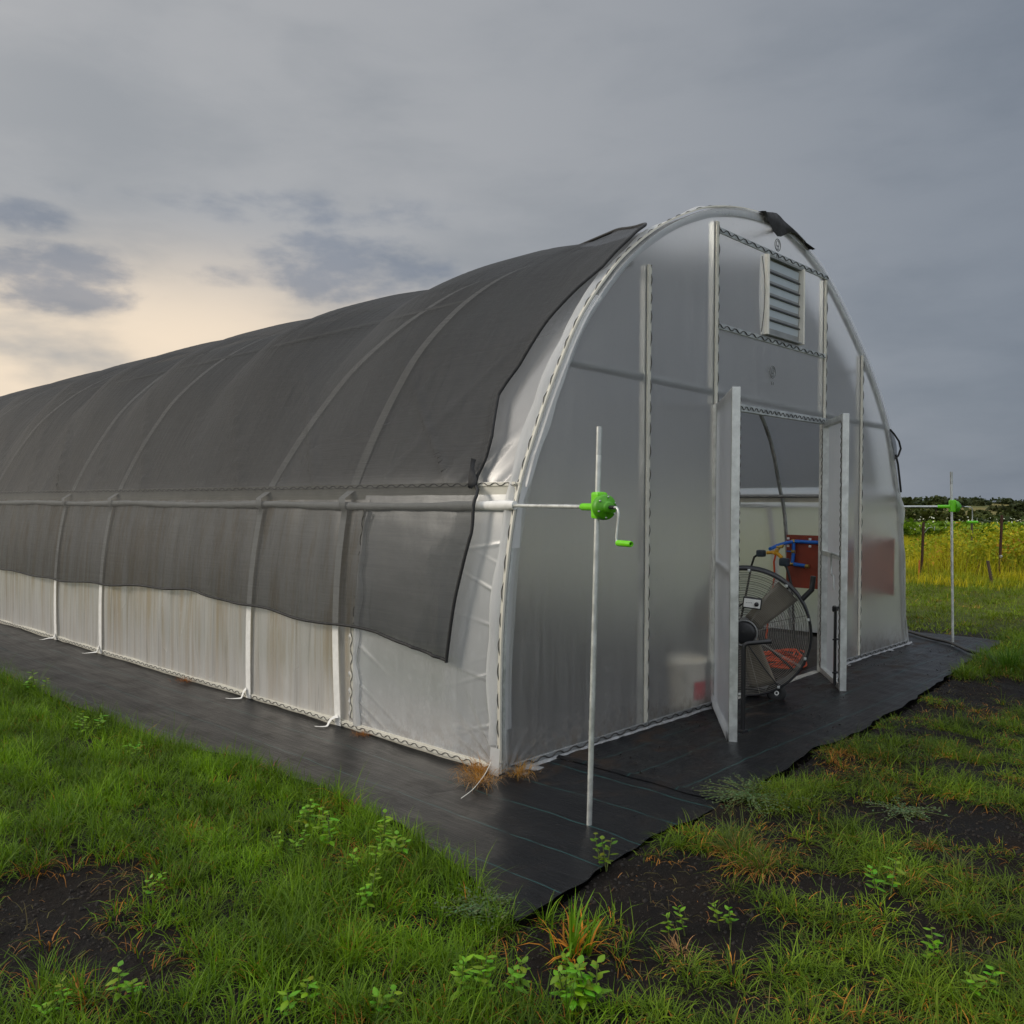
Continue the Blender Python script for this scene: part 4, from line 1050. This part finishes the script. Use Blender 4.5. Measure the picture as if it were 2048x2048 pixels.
# tussocks, right
c = tufts(8200, (-2.2, -3.6), (6.5, -.7)); sm = soilmask(c[:, 0], c[:, 1]); rs = right_side(c[:, 0], c[:, 1])
cover = sstep(vnoise(c[:, 0], c[:, 1], .33, 44), -.55, -.02)
keep = in_view(c[:, 0], c[:, 1]) & ~in_mat(c[:, 0], c[:, 1], .01) & (rng.uniform(0, 1, len(c)) > sm) & (rs > .5) & (rng.uniform(0, 1, len(c)) < .08+.92*cover)
grow(c[keep], 26, .034, (.05, .125), (.0026, .0046), (.88, .36), .10, GREEN_R)
# dull thatch matted under the living blades
c = tufts(9000, (-5, -3.4), (5, 6)); k = in_view(c[:, 0], c[:, 1], .3) & ~in_mat(c[:, 0], c[:, 1], .0) & (rng.uniform(0, 1, 9000) > soilmask(c[:, 0], c[:, 1])*.5); c = c[k]
grow(c, 7, .04, (.04, .11), (.002, .004), (1.15, .25), .12, ((.10, .075, .025), (.17, .15, .04), (.40, .19, .06)))
# straw lying on bare soil
c = tufts(900, (-3, -3.2), (5, 1)); k = (soilmask(c[:, 0], c[:, 1]) > .25) & in_view(c[:, 0], c[:, 1]); c = c[k]
grow(c, 4, .03, (.04, .10), (.002, .0035), (1.35, .1), .75, ((.10, .06, .03), (.16, .09, .04), (.42, .17, .05)))
# mown verge beyond the fabric, right
c = tufts(16000, (6.2, -7), (17, 9)); k = in_view(c[:, 0], c[:, 1], .4) & ~in_mat(c[:, 0], c[:, 1], .02) & ~((c[:, 0] < 6.3) & (c[:, 1] > .2)); c = c[k]
k = rng.uniform(0, 1, len(c)) < .25+.75*sstep(vnoise(c[:, 0]*.6, c[:, 1], .5, 46), -.4, .1); c = c[k]
grow(c, 10, .07, (.05, .13), (.006, .010), (.6, .3), .07, ((.115, .180, .005), (.200, .270, .010), (.40, .24, .04)))
c = tufts(2500, (4.2, -2.6), (9, -.6)); k = in_view(c[:, 0], c[:, 1], .4) & ~in_mat(c[:, 0], c[:, 1], .02) & (soilmask(c[:, 0], c[:, 1]) < .3); c = c[k]
grow(c, 14, .045, (.06, .15), (.004, .007), (.6, .3), .05, GREEN_R)
B = [np.concatenate([b[i] for b in allb]) for i in range(6)]
g = blade_mesh('lawn_grass', *B, M_GRASS); tag(g, 'short green and yellowed grass growing round the weed fabric', 'grass', kind='stuff')

# dirt crumbs and straw bits on bare soil and mud on the fabric
def crumbs(n, box_, cond, smin, smax, name, label):
    x = rng.uniform(box_[0], box_[2], n); y = rng.uniform(box_[1], box_[3], n); k = cond(x, y) & in_view(x, y, .3); x, y = x[k], y[k]; n = len(x)
    s = smin+(smax-smin)*rng.uniform(0, 1, n)**4
    tet = np.array([(1, 0, -.4), (-.5, .87, -.4), (-.5, -.87, -.4), (.5, .3, .5), (-.4, .2, .6), (0, -.5, .45)])
    a = rng.uniform(0, 6.28, n); ca, sa = np.cos(a), np.sin(a)
    V = tet[None]*s[:, None, None]*rng.uniform(.6, 1.3, (n, 6, 1)); V = np.stack([V[..., 0]*ca[:, None]-V[..., 1]*sa[:, None], V[..., 0]*sa[:, None]+V[..., 1]*ca[:, None], V[..., 2]], -1)
    zz3 = np.where(in_mat(x, y, 0), .034, gz_near(x, y)); V += np.stack([x, y, zz3], 1)[:, None]
    T = np.array([(0, 1, 3), (1, 4, 3), (1, 2, 4), (2, 5, 4), (2, 0, 5), (0, 3, 5), (3, 4, 5), (0, 2, 1)])
    F = (np.arange(n)[:, None, None]*6+T[None]).reshape(-1, 3)
    o = mesh_np(name, V.reshape(-1, 3), np.zeros((0, 4), int), F, M_CRUMB); tag(o, label, 'soil', kind='stuff')
M_CRUMB = principled('soil_crumbs', (.016, .012, .009), .9, 0, 9, .6)
crumbs(70000, (-3.2, -3.2, 5.5, 1), lambda x, y: (soilmask(x, y) > .3) & ~in_mat(x, y, 0), .0025, .015, 'soil_crumbs', 'dark soil crumbs on the bare patches of ground')
crumbs(2400, (.2, -.9, 6.0, -.06), lambda x, y: vnoise(x, y, .3, 50) > .22, .0015, .008, 'mud_crumbs', 'mud crumbs washed onto the fabric before the end wall')

# ------------------------------------------------------------------ weeds
def leaf_fan(V, Fq, C, p, az, pitch, L, W, col, fold=.25):
    d1 = Vector((math.cos(az)*math.cos(pitch), math.sin(az)*math.cos(pitch), math.sin(pitch))); s1 = Vector((-math.sin(az), math.cos(az), 0)); n1 = d1.cross(s1)*-1
    prof_ = ((0, .06), (.18, .62), (.42, 1.0), (.70, .72), (.88, .36), (1, .03)); o = len(V)
    for (t_, w_) in prof_:
        c = Vector(p)+d1*L*t_+Vector((0, 0, -L*.28*t_*t_))
        for q in (-1, 0, 1):
            V.append(tuple(c+s1*q*W*.5*w_+n1*abs(q)*W*fold*w_*.5)); C.append([x*(1.12 if q == 0 else 1) for x in col])
    for i in range(5):
        for q in (0, 1): Fq.append((o+i*3+q, o+i*3+q+1, o+i*3+q+4, o+i*3+q+3))
def weed(x, y, h, nl, L, label, seed, wide=.50, spread=.03, stems=1, col=(.16, .35, .010), name='broadleaf_weed'):
    rnd = random.Random(seed); V = []; Fq = []; C = []; sts = []
    for s in range(stems):
        st = MB(); sts.append(st)
        bx_ = rnd.uniform(-spread, spread); by_ = rnd.uniform(-spread, spread); az0 = rnd.uniform(0, 6.28); hh_ = h*rnd.uniform(.6, 1.1); ln = rnd.uniform(.05, .35)
        tip = Vector((bx_+math.cos(az0)*hh_*ln, by_+math.sin(az0)*hh_*ln, hh_)); b0 = Vector((bx_, by_, -.01))
        st.tube([b0, b0.lerp(tip, .5)+Vector((0, 0, .01)), tip], [.0028, .0024, .0016], 5)
        for i in range(nl):
            f_ = .25+.75*(i+1)/nl; a = i*2.4+az0+rnd.uniform(-.4, .4); q = b0.lerp(tip, f_)
            cc = [c_*rnd.uniform(.7, 1.25) for c_ in col]; cc[0] *= rnd.uniform(.85, 1.3)
            leaf_fan(V, Fq, C, q, a, rnd.uniform(.0, .75)+(.35 if i == nl-1 else 0), L*rnd.uniform(.65, 1.15)*(1-.3*f_*(i == nl-1)), L*wide*rnd.uniform(.8, 1.1), cc)
    root = empty(name, (x, y, float(gz_near(x, y)))); tag(root, label, 'weed', 'broad-leaved weeds in the grass')
    mesh_np('leaves', np.array(V), np.array(Fq), np.zeros((0, 3), int), M_LEAF, np.array(C), root, True)
    for st in sts: st.build('stem', M_STEM, root)
    return root
M_STEM = principled('weed_stem', (.09, .12, .02), .6)
WEEDS = [
 (-1.12,.13,.13,6,.055,3,'leafy bright weed at the fabric edge, directly below the second strap tail'),
 (-1.36,-.08,.10,5,.045,3,'weed with small pale leaves in the lawn, a little in from the fabric edge'),
 (-1.19,-.17,.16,6,.060,3,'tall bushy weed overhanging the long fabric edge, first of the big cluster'),
 (-1.14,-.32,.17,6,.055,3,'upright leafy weed reaching over the fabric, right of the bushy one'),
 (-1.18,-.50,.15,6,.055,3,'bright weed with pointed leaves near the middle of the fabric edge'),
 (-1.29,-.47,.10,5,.050,2,'low weed tucked in the grass just behind the pointed leaved one'),
 (-1.45,-.72,.11,6,.050,2,'single pale green weed in the middle of the lawn'),
 (-1.95,-.06,.07,5,.040,2,'tiny weed beside the left bare soil patch'),
 (-1.22,2.42,.13,6,.055,4,'weed far up the lawn where the grass bulges onto the fabric'),
 (-1.05,3.89,.15,6,.060,3,'farthest weed up the lawn at the left edge of the view'),
 (-1.27,1.75,.10,6,.050,3,'low leafy weed halfway up the lawn by the fabric edge'),
 (-1.60,-1.36,.12,7,.058,3,'large leaved weed in the near foreground, left of the grass clump'),
 (-1.50,-1.50,.11,6,.055,3,'weed with broad leaves at the bottom centre of the lawn'),
 (-1.33,-1.70,.12,7,.065,4,'broad leaved bush of weeds below the yellowing grass clump'),
 (-1.26,-1.50,.09,6,.050,2,'small dark green weed at the foot of the yellowing grass clump'),
 (-1.42,-1.62,.11,6,.055,4,'dense weed patch in the bottom centre foreground'),
 (-2.33,-.69,.10,7,.055,2,'small weed in the bottom left corner of the lawn'),
 (-2.48,-.57,.09,6,.045,2,'leftmost little weed at the bottom of the lawn'),
 (-2.00,-1.07,.09,6,.050,2,'short weed alone at the bottom edge, left of centre'),
 (-1.86,-1.24,.08,6,.050,2,'flat weed at the bottom edge, nearest to the camera'),
 (-.06,-2.02,.14,7,.060,2,'upright mint like weed standing alone in the right hand tussocks'),
 (-.62,-1.69,.08,6,.045,2,'little clover like weed on dark soil, right of the yellowing clump'),
 (-.77,-1.62,.08,6,.042,2,'little dark weed on soil, next to the clover like one'),
 (-.52,-2.45,.11,7,.055,2,'weed with heart shaped leaves near the bottom right corner'),
 (-.47,-2.33,.09,6,.050,2,'small weed behind the heart leaved one at the bottom right'),
]
for i, (x, y, h, nl, L, ns, lb) in enumerate(WEEDS): weed(x, y, h*1.12, nl+4, L*.80, lb, 100+i, stems=ns, spread=.025+.012*ns)
weed(-.56, -1.10, .16, 8, .042, 'pinnate leafy seedling growing through the front corner of the fabric', 300, wide=.55, stems=3, spread=.02, col=(.12, .22, .012), name='seedling')
# feathery spreading herb at the fabric edge
def herb(x, y, r, n, label, seed):
    rnd = random.Random(seed); V = []; Fq = []; C = []; st = MB()
    for s in range(n):
        a = rnd.uniform(0, 6.28); L = r*rnd.uniform(.5, 1.1); e_ = Vector((math.cos(a)*L, math.sin(a)*L, rnd.uniform(.005, .035))); kink = rnd.uniform(-.5, .5)
        st.tube([(0, 0, .01), e_*.5+Vector((-math.sin(a)*kink*L*.25, math.cos(a)*kink*L*.25, .02)), e_+Vector((-math.sin(a)*kink*L, math.cos(a)*kink*L, 0))], .0012, 4)
        for k in range(16):
            f_ = (k+1)/16; q = e_*f_+Vector((-math.sin(a)*kink*L*f_*f_+rnd.uniform(-.012, .012), math.cos(a)*kink*L*f_*f_+rnd.uniform(-.012, .012), .05*f_*(1-f_)+rnd.uniform(0, .02))); cc = [c_*rnd.uniform(.75, 1.25) for c_ in (.10, .155, .055)]
            leaf_fan(V, Fq, C, q, rnd.uniform(0, 6.28), rnd.uniform(-.1, .6), rnd.uniform(.010, .018), .009, cc)
    root = empty('feathery_herb', (x, y, float(gz_near(x, y))+.01)); tag(root, label, 'weed')
    mesh_np('leaves', np.array(V), np.array(Fq), np.zeros((0, 3), int), M_LEAF, np.array(C), root, True); st.build('stem', M_STEM, root)
herb(.56, -1.16, .26, 60, 'grey green feathery herb spreading over the edge of the front fabric', 5)
herb(-1.17, -1.00, .14, 40, 'creeping small leaved herb over the near point of the fabric', 6)
herb(.95, -1.75, .18, 26, 'thin creeping herb on the bare soil among the right tussocks', 8)
# distinct grass clumps
def clump(x, y, n, Lr, Wr, palette, dryf, lean, label, name='grass_clump', sp_=.03, z=None, cat='grass clump'):
    a = rng.uniform(0, 6.28, n); r = np.abs(rng.normal(0, sp_, n)); x_ = np.cos(a)*r; y_ = np.sin(a)*r
    c1, c2, c3 = [np.array(q) for q in palette]; m_ = rng.uniform(0, 1, (n, 1)); col = (c1*(1-m_)+c2*m_); dry = rng.uniform(0, 1, n) < dryf
    col[dry] = c3*rng.uniform(.6, 1.2, (dry.sum(), 1)); Ln = rng.uniform(Lr[0], Lr[1], n); Ln[dry] *= .65
    le = np.clip(rng.normal(lean, .3, n)+.35*dry, .05, 1.5)
    o = blade_mesh(name, np.stack([x_, y_, np.zeros(n)], 1), Ln, rng.uniform(Wr[0], Wr[1], n), le, a+rng.normal(0, .5, n), col*rng.uniform(.8, 1.2, (n, 1)), M_GRASS, 4)
    o.location = (x, y, float(gz_near(x, y))-.005 if z is None else z); tag(o, label, cat); return o
clump(-1.14, -1.41, 54, (.11, .24), (.007, .013), ((.11, .26, .010), (.18, .34, .014), (.65, .25, .02)), .45, .42, 'tall green grass clump with orange dead base at the near point of the fabric', sp_=.045)
clump(-.06, -1.42, 170, (.12, .24), (.003, .005), ((.07, .11, .015), (.12, .16, .03), (.50, .22, .06)), .28, .75, 'wide tussock with an orange straw heart by the front fabric edge', sp_=.06)
clump(-.17, -1.60, 110, (.10, .20), (.003, .005), ((.08, .11, .02), (.12, .15, .03), (.52, .24, .07)), .45, .85, 'half dead orange tussock just behind the wide one', sp_=.05)
clump(-.88, -1.66, 60, (.06, .12), (.002, .004), ((.25, .14, .05), (.40, .24, .10), (.60, .32, .13)), .6, 1.1, 'pale withered tuft on the dark soil', sp_=.03)
clump(.45, -2.14, 80, (.07, .15), (.003, .0045), ((.08, .11, .02), (.12, .15, .03), (.55, .25, .05)), .45, .9, 'small tuft with yellow straw alone on the right soil patch', sp_=.035)
clump(.59, -1.98, 80, (.06, .12), (.003, .0045), ((.10, .11, .02), (.14, .14, .03), (.50, .18, .04)), .6, .95, 'rust coloured tuft beside the right soil patch', sp_=.03)
clump(5.25, -1.15, 160, (.15, .32), (.006, .012), ((.06, .15, .010), (.10, .20, .015), (.3, .2, .05)), .04, .6, 'lush light green clump at the right edge beyond the fabric', sp_=.10)
clump(-.20, 1.25*0-.02, 260, (.04, .15), (.0015, .003), ((.40, .19, .03), (.55, .28, .05), (.50, .34, .20)), .5, 1.1, 'dry orange grass sticking out under the corner post of the greenhouse', 'dry_grass_tuft', .05, .03)
clump(-.09, .10, 260, (.04, .14), (.0015, .003), ((.42, .17, .02), (.60, .28, .03), (.50, .30, .15)), .4, .9, 'orange dry grass along the base board just left of the corner', 'dry_grass_tuft', .06, .03)
clump(.05, -.07, 180, (.04, .13), (.0015, .003), ((.45, .22, .03), (.62, .34, .05), (.45, .28, .14)), .4, .9, 'orange dry grass at the foot of the end wall corner', 'dry_grass_tuft', .045, .03)
clump(-.07, 1.15, 150, (.02, .06), (.0015, .003), ((.32, .13, .03), (.45, .19, .04), (.4, .2, .1)), .4, 1.0, 'short rusty grass under the base board near the first strap tail', 'dry_grass_tuft', .04, .03)
clump(-.08, 3.45, 140, (.02, .07), (.0015, .003), ((.32, .12, .03), (.45, .17, .04), (.4, .2, .1)), .4, 1.0, 'rusty grass under the base board between the second and third strap tails', 'dry_grass_tuft', .05, .03)
o = MB().tube(crom(np.array([(-.10, .0, .11), (-.20, -.05, .075), (-.34, -.11, .048), (-.46, -.15, .040)]), 6), .0019, 5).build('straw_stalk', M_CREAM); tag(o, 'single long pale straw lying out over the fabric from the corner', 'straw')

# ------------------------------------------------------------------ field vegetation and trees
n = 15000; x = rng.uniform(13.2, 36, n); y = rng.uniform(-14, 16, n); k = in_view(x, y, .5); x, y = x[k], y[k]
dxr = (x-CAM[0])*HY-(y-CAM[1])*HX; ff = (x-CAM[0])*HX+(y-CAM[1])*HY; lat = dxr/ff
tall = sstep(lat, .44, .50)*sstep(ff, 16.5, 18.5)*(1-sstep(ff, 21, 28)); low = sstep(ff, 13.0, 18.5)
front = sstep(ff, 11.8+vnoise(x, y, 1.5, 60)*1.5, 16.0)**1.5
keep = rng.uniform(0, 1, len(x)) < front; x, y, tall, ff, lat, low = x[keep], y[keep], tall[keep], ff[keep], lat[keep], low[keep]
def stalks(x, y, tall, per, name, label):
    ci = np.repeat(np.arange(len(x)), per); N = len(ci); a = rng.uniform(0, 6.28, N)
    bx_ = x[ci]+rng.normal(0, .10, N); by_ = y[ci]+rng.normal(0, .10, N)
    Ln = (.10+.20*low[ci]+.42*tall[ci])*rng.uniform(.55, 1.25, N)*(1+.25*vnoise(bx_, by_, 1.2, 61))
    m_ = np.clip(.5+.8*vnoise(bx_, by_, 1.6, 62)+rng.normal(0, .2, N), 0, 1)[:, None]
    col = np.array((.22, .28, .008))*(1-m_)+np.array((.56, .48, .012))*m_
    br = rng.uniform(0, 1, N) < .10*tall[ci]+.02; col[br] = np.array((.20, .10, .02))*rng.uniform(.6, 1.4, (br.sum(), 1))
    col *= rng.uniform(.7, 1.25, (N, 1))
    o = blade_mesh(name, np.stack([bx_, by_, hgt(bx_, by_)], 1), Ln, rng.uniform(.006, .014, N), np.abs(rng.normal(.42, .3, N)), a, col, M_GRASS, 2)
    tag(o, label, 'grass', kind='stuff')
stalks(x, y, tall, 20, 'field_grass', 'tall yellow green field grass behind the far crank stand')
def leafcloud(P, size, col, jit=.25, elong=1.5):
    N = len(P); nrm = rng.normal(0, 1, (N, 3)); nrm[:, 2] = np.abs(nrm[:, 2])+.3; nrm /= np.linalg.norm(nrm, axis=1)[:, None]
    a = np.cross(nrm, rng.normal(0, 1, (N, 3))); a /= np.linalg.norm(a, axis=1)[:, None]; b = np.cross(nrm, a)
    s = (size*rng.uniform(.6, 1.4, N))[:, None] if np.ndim(size) == 0 else (size*rng.uniform(.6, 1.4, N))[:, None]
    V = np.stack([P-a*s*elong*.5, P+b*s*.5, P+a*s*elong*.5, P-b*s*.5], 1)
    C_ = np.clip(col*rng.uniform(1-jit, 1+jit, (N, 1)), 0, 1); C_ = np.repeat(C_[:, None], 4, 1)
    return V.reshape(-1, 3), np.arange(N*4).reshape(-1, 4), C_.reshape(-1, 3)
def cloud_obj(name, P, size, col, label, cat, parent=None, kind=None):
    V, Fq, C_ = leafcloud(P, size, col); o = mesh_np(name, V, Fq, np.zeros((0, 3), int), M_FOL, C_, parent)
    if label: tag(o, label, cat, kind=kind)
    return o
# leafy tall weeds at the right
n = 420; ff_ = rng.uniform(17.9, 25, n); la = .455+.2*rng.uniform(0, 1, n)**.8; wx = CAM[0]+HX*ff_+HY*la*ff_; wy = CAM[1]+HY*ff_-HX*la*ff_
P = []; cl_ = []
for i in range(n):
    h = rng.uniform(.45, .95)*(1 if la[i] > .50 else .8)*(1+.25*(la[i]-.5)*4); m = int(60*h)
    q = np.stack([rng.normal(0, .10, m), rng.normal(0, .10, m), rng.uniform(.1, 1, m)*h], 1)+np.array([wx[i], wy[i], float(hgt(wx[i], wy[i]))]); P.append(q)
    base_c = [(.27, .32, .012), (.42, .38, .014), (.38, .22, .02), (.17, .25, .012)][rng.choice(4, p=[.4, .3, .12, .18])]; cl_.append(np.tile(base_c, (m, 1)))
cloud_obj('tall_weeds', np.concatenate(P), .05, np.concatenate(cl_), 'tall yellowing leafy weeds round the rusty posts at the right', 'weeds', kind='stuff')
# band of bright green crop with white flowers
n = 26000; ff_ = rng.uniform(33, 42, n); la = rng.uniform(.05, .72, n); cx = CAM[0]+HX*ff_+HY*la*ff_; cy = CAM[1]+HY*ff_-HX*la*ff_
hh_ = .68*(1+.22*vnoise(cx, cy, .8, 70)); P = np.stack([cx, cy, hgt(cx, cy)+hh_*np.sqrt(rng.uniform(0.05, 1, n))], 1)
cloud_obj('crop_rows', P, .16, np.where(rng.uniform(0, 1, (n, 1)) < .5, np.array([[.11, .21, .012]]), np.array([[.18, .28, .018]])), 'band of bright green crop plants across the field', 'crop', kind='stuff')
n = 240; ff_ = rng.uniform(32.6, 36, n); la = rng.uniform(.40, .66, n); cx = CAM[0]+HX*ff_+HY*la*ff_; cy = CAM[1]+HY*ff_-HX*la*ff_
P = np.stack([cx, cy, hgt(cx, cy)+rng.uniform(.45, .98, n)], 1)
cloud_obj('crop_flowers', P, .055, np.tile([[.75, .75, .62]], (n, 1)), 'small white flowers scattered over the green crop band', 'flowers', kind='stuff')
def crown(cx, cy, z0, h, r, n, rnd):
    lob = [(rnd.normal(0, .45)*r, rnd.normal(0, .45)*r, h*(.35+.6*rnd.random()), r*(.35+.35*rnd.random())) for _ in range(9)]
    P = []
    for (lx, ly, lz, lr) in lob:
        m = n//9; v = rnd.normal(0, 1, (m, 3)); v /= np.linalg.norm(v, axis=1)[:, None]; v *= (lr*rnd.uniform(.45, 1.05, (m, 1))); v[:, 2] *= .75
        P.append(v+np.array([lx, ly, lz]))
    P = np.concatenate(P); P[:, 2] = np.maximum(P[:, 2], .1*h); return P+np.array([cx, cy, z0])
# hedgerow in the dip (one mass), then far woods
P = []; Cc = []
for i in range(150):
    ff_ = rng.uniform(74, 104); la = -.75+1.5*(i+rng.uniform(0, 1))/150; cx = CAM[0]+HX*ff_+HY*la*ff_; cy = CAM[1]+HY*ff_-HX*la*ff_; z0 = float(hgt(cx, cy))
    h = rng.uniform(2.3, 3.8); q = crown(cx, cy, z0, h, rng.uniform(1.4, 2.2), 360, rng); P.append(q)
    base_c = np.array([(.030, .050, .010), (.045, .062, .010), (.060, .075, .012)][rng.integers(0, 3)]); Cc.append(np.tile(base_c, (len(q), 1)))
cloud_obj('hedgerow', np.concatenate(P), .42, np.concatenate(Cc), 'dark hedgerow of bushes in the dip beyond the field', 'hedgerow', kind='stuff')
P = []; Cc = []
for i in range(420):
    ff_ = rng.uniform(240, 420); la = rng.uniform(-.8, .8); cx = CAM[0]+HX*ff_+HY*la*ff_; cy = CAM[1]+HY*ff_-HX*la*ff_; z0 = float(hgt(cx, cy))
    h = rng.uniform(.6, 2.1); q = crown(cx, cy, z0-.3, h, rng.uniform(2.2, 5.0), 150, rng); P.append(q)
    Cc.append(np.tile(np.array([(.035, .050, .018), (.045, .058, .020), (.055, .066, .022)][rng.integers(0, 3)]), (len(q), 1)))
cloud_obj('far_woods', np.concatenate(P), 1.0, np.concatenate(Cc), 'low dark line of far woods on the horizon', 'woods', kind='stuff')
def tree(px, ff_, h, r, label):
    la = (px*2-1024)/1758.1; cx = CAM[0]+HX*ff_+HY*la*ff_; cy = CAM[1]+HY*ff_-HX*la*ff_; z0 = float(hgt(cx, cy))
    t_ = empty('tree', (cx, cy, z0)); tag(t_, label, 'tree', 'trees standing above the far woods')
    q = crown(0, 0, .2*h, h*.85, r, 900, rng); cloud_obj('crown', q, r*.22, np.tile([[.050, .066, .016]], (len(q), 1)), None, None, t_)
    tr = MB().tube([(0, 0, -.3), (.05*h, 0, .3*h), (.02*h, 0, .6*h)], [.05*h, .04*h, .015*h], 8); tr.tube([(.05*h, 0, .3*h), (.2*h, .05*h, .55*h)], [.03*h, .01*h], 6); tr.build('trunk', M_TRUNK, t_)
tree(936, 190, 3.9, 1.8, 'round tree rising above the skyline, just left of the far crank pole')
tree(906, 230, 3.9, 1.5, 'small tree on the skyline touching the greenhouse edge')
tree(977, 160, 2.5, 1.7, 'dark tree on the skyline, right of the far crank pole')
tree(1004, 170, 2.2, 1.9, 'wide low tree near the right end of the skyline')
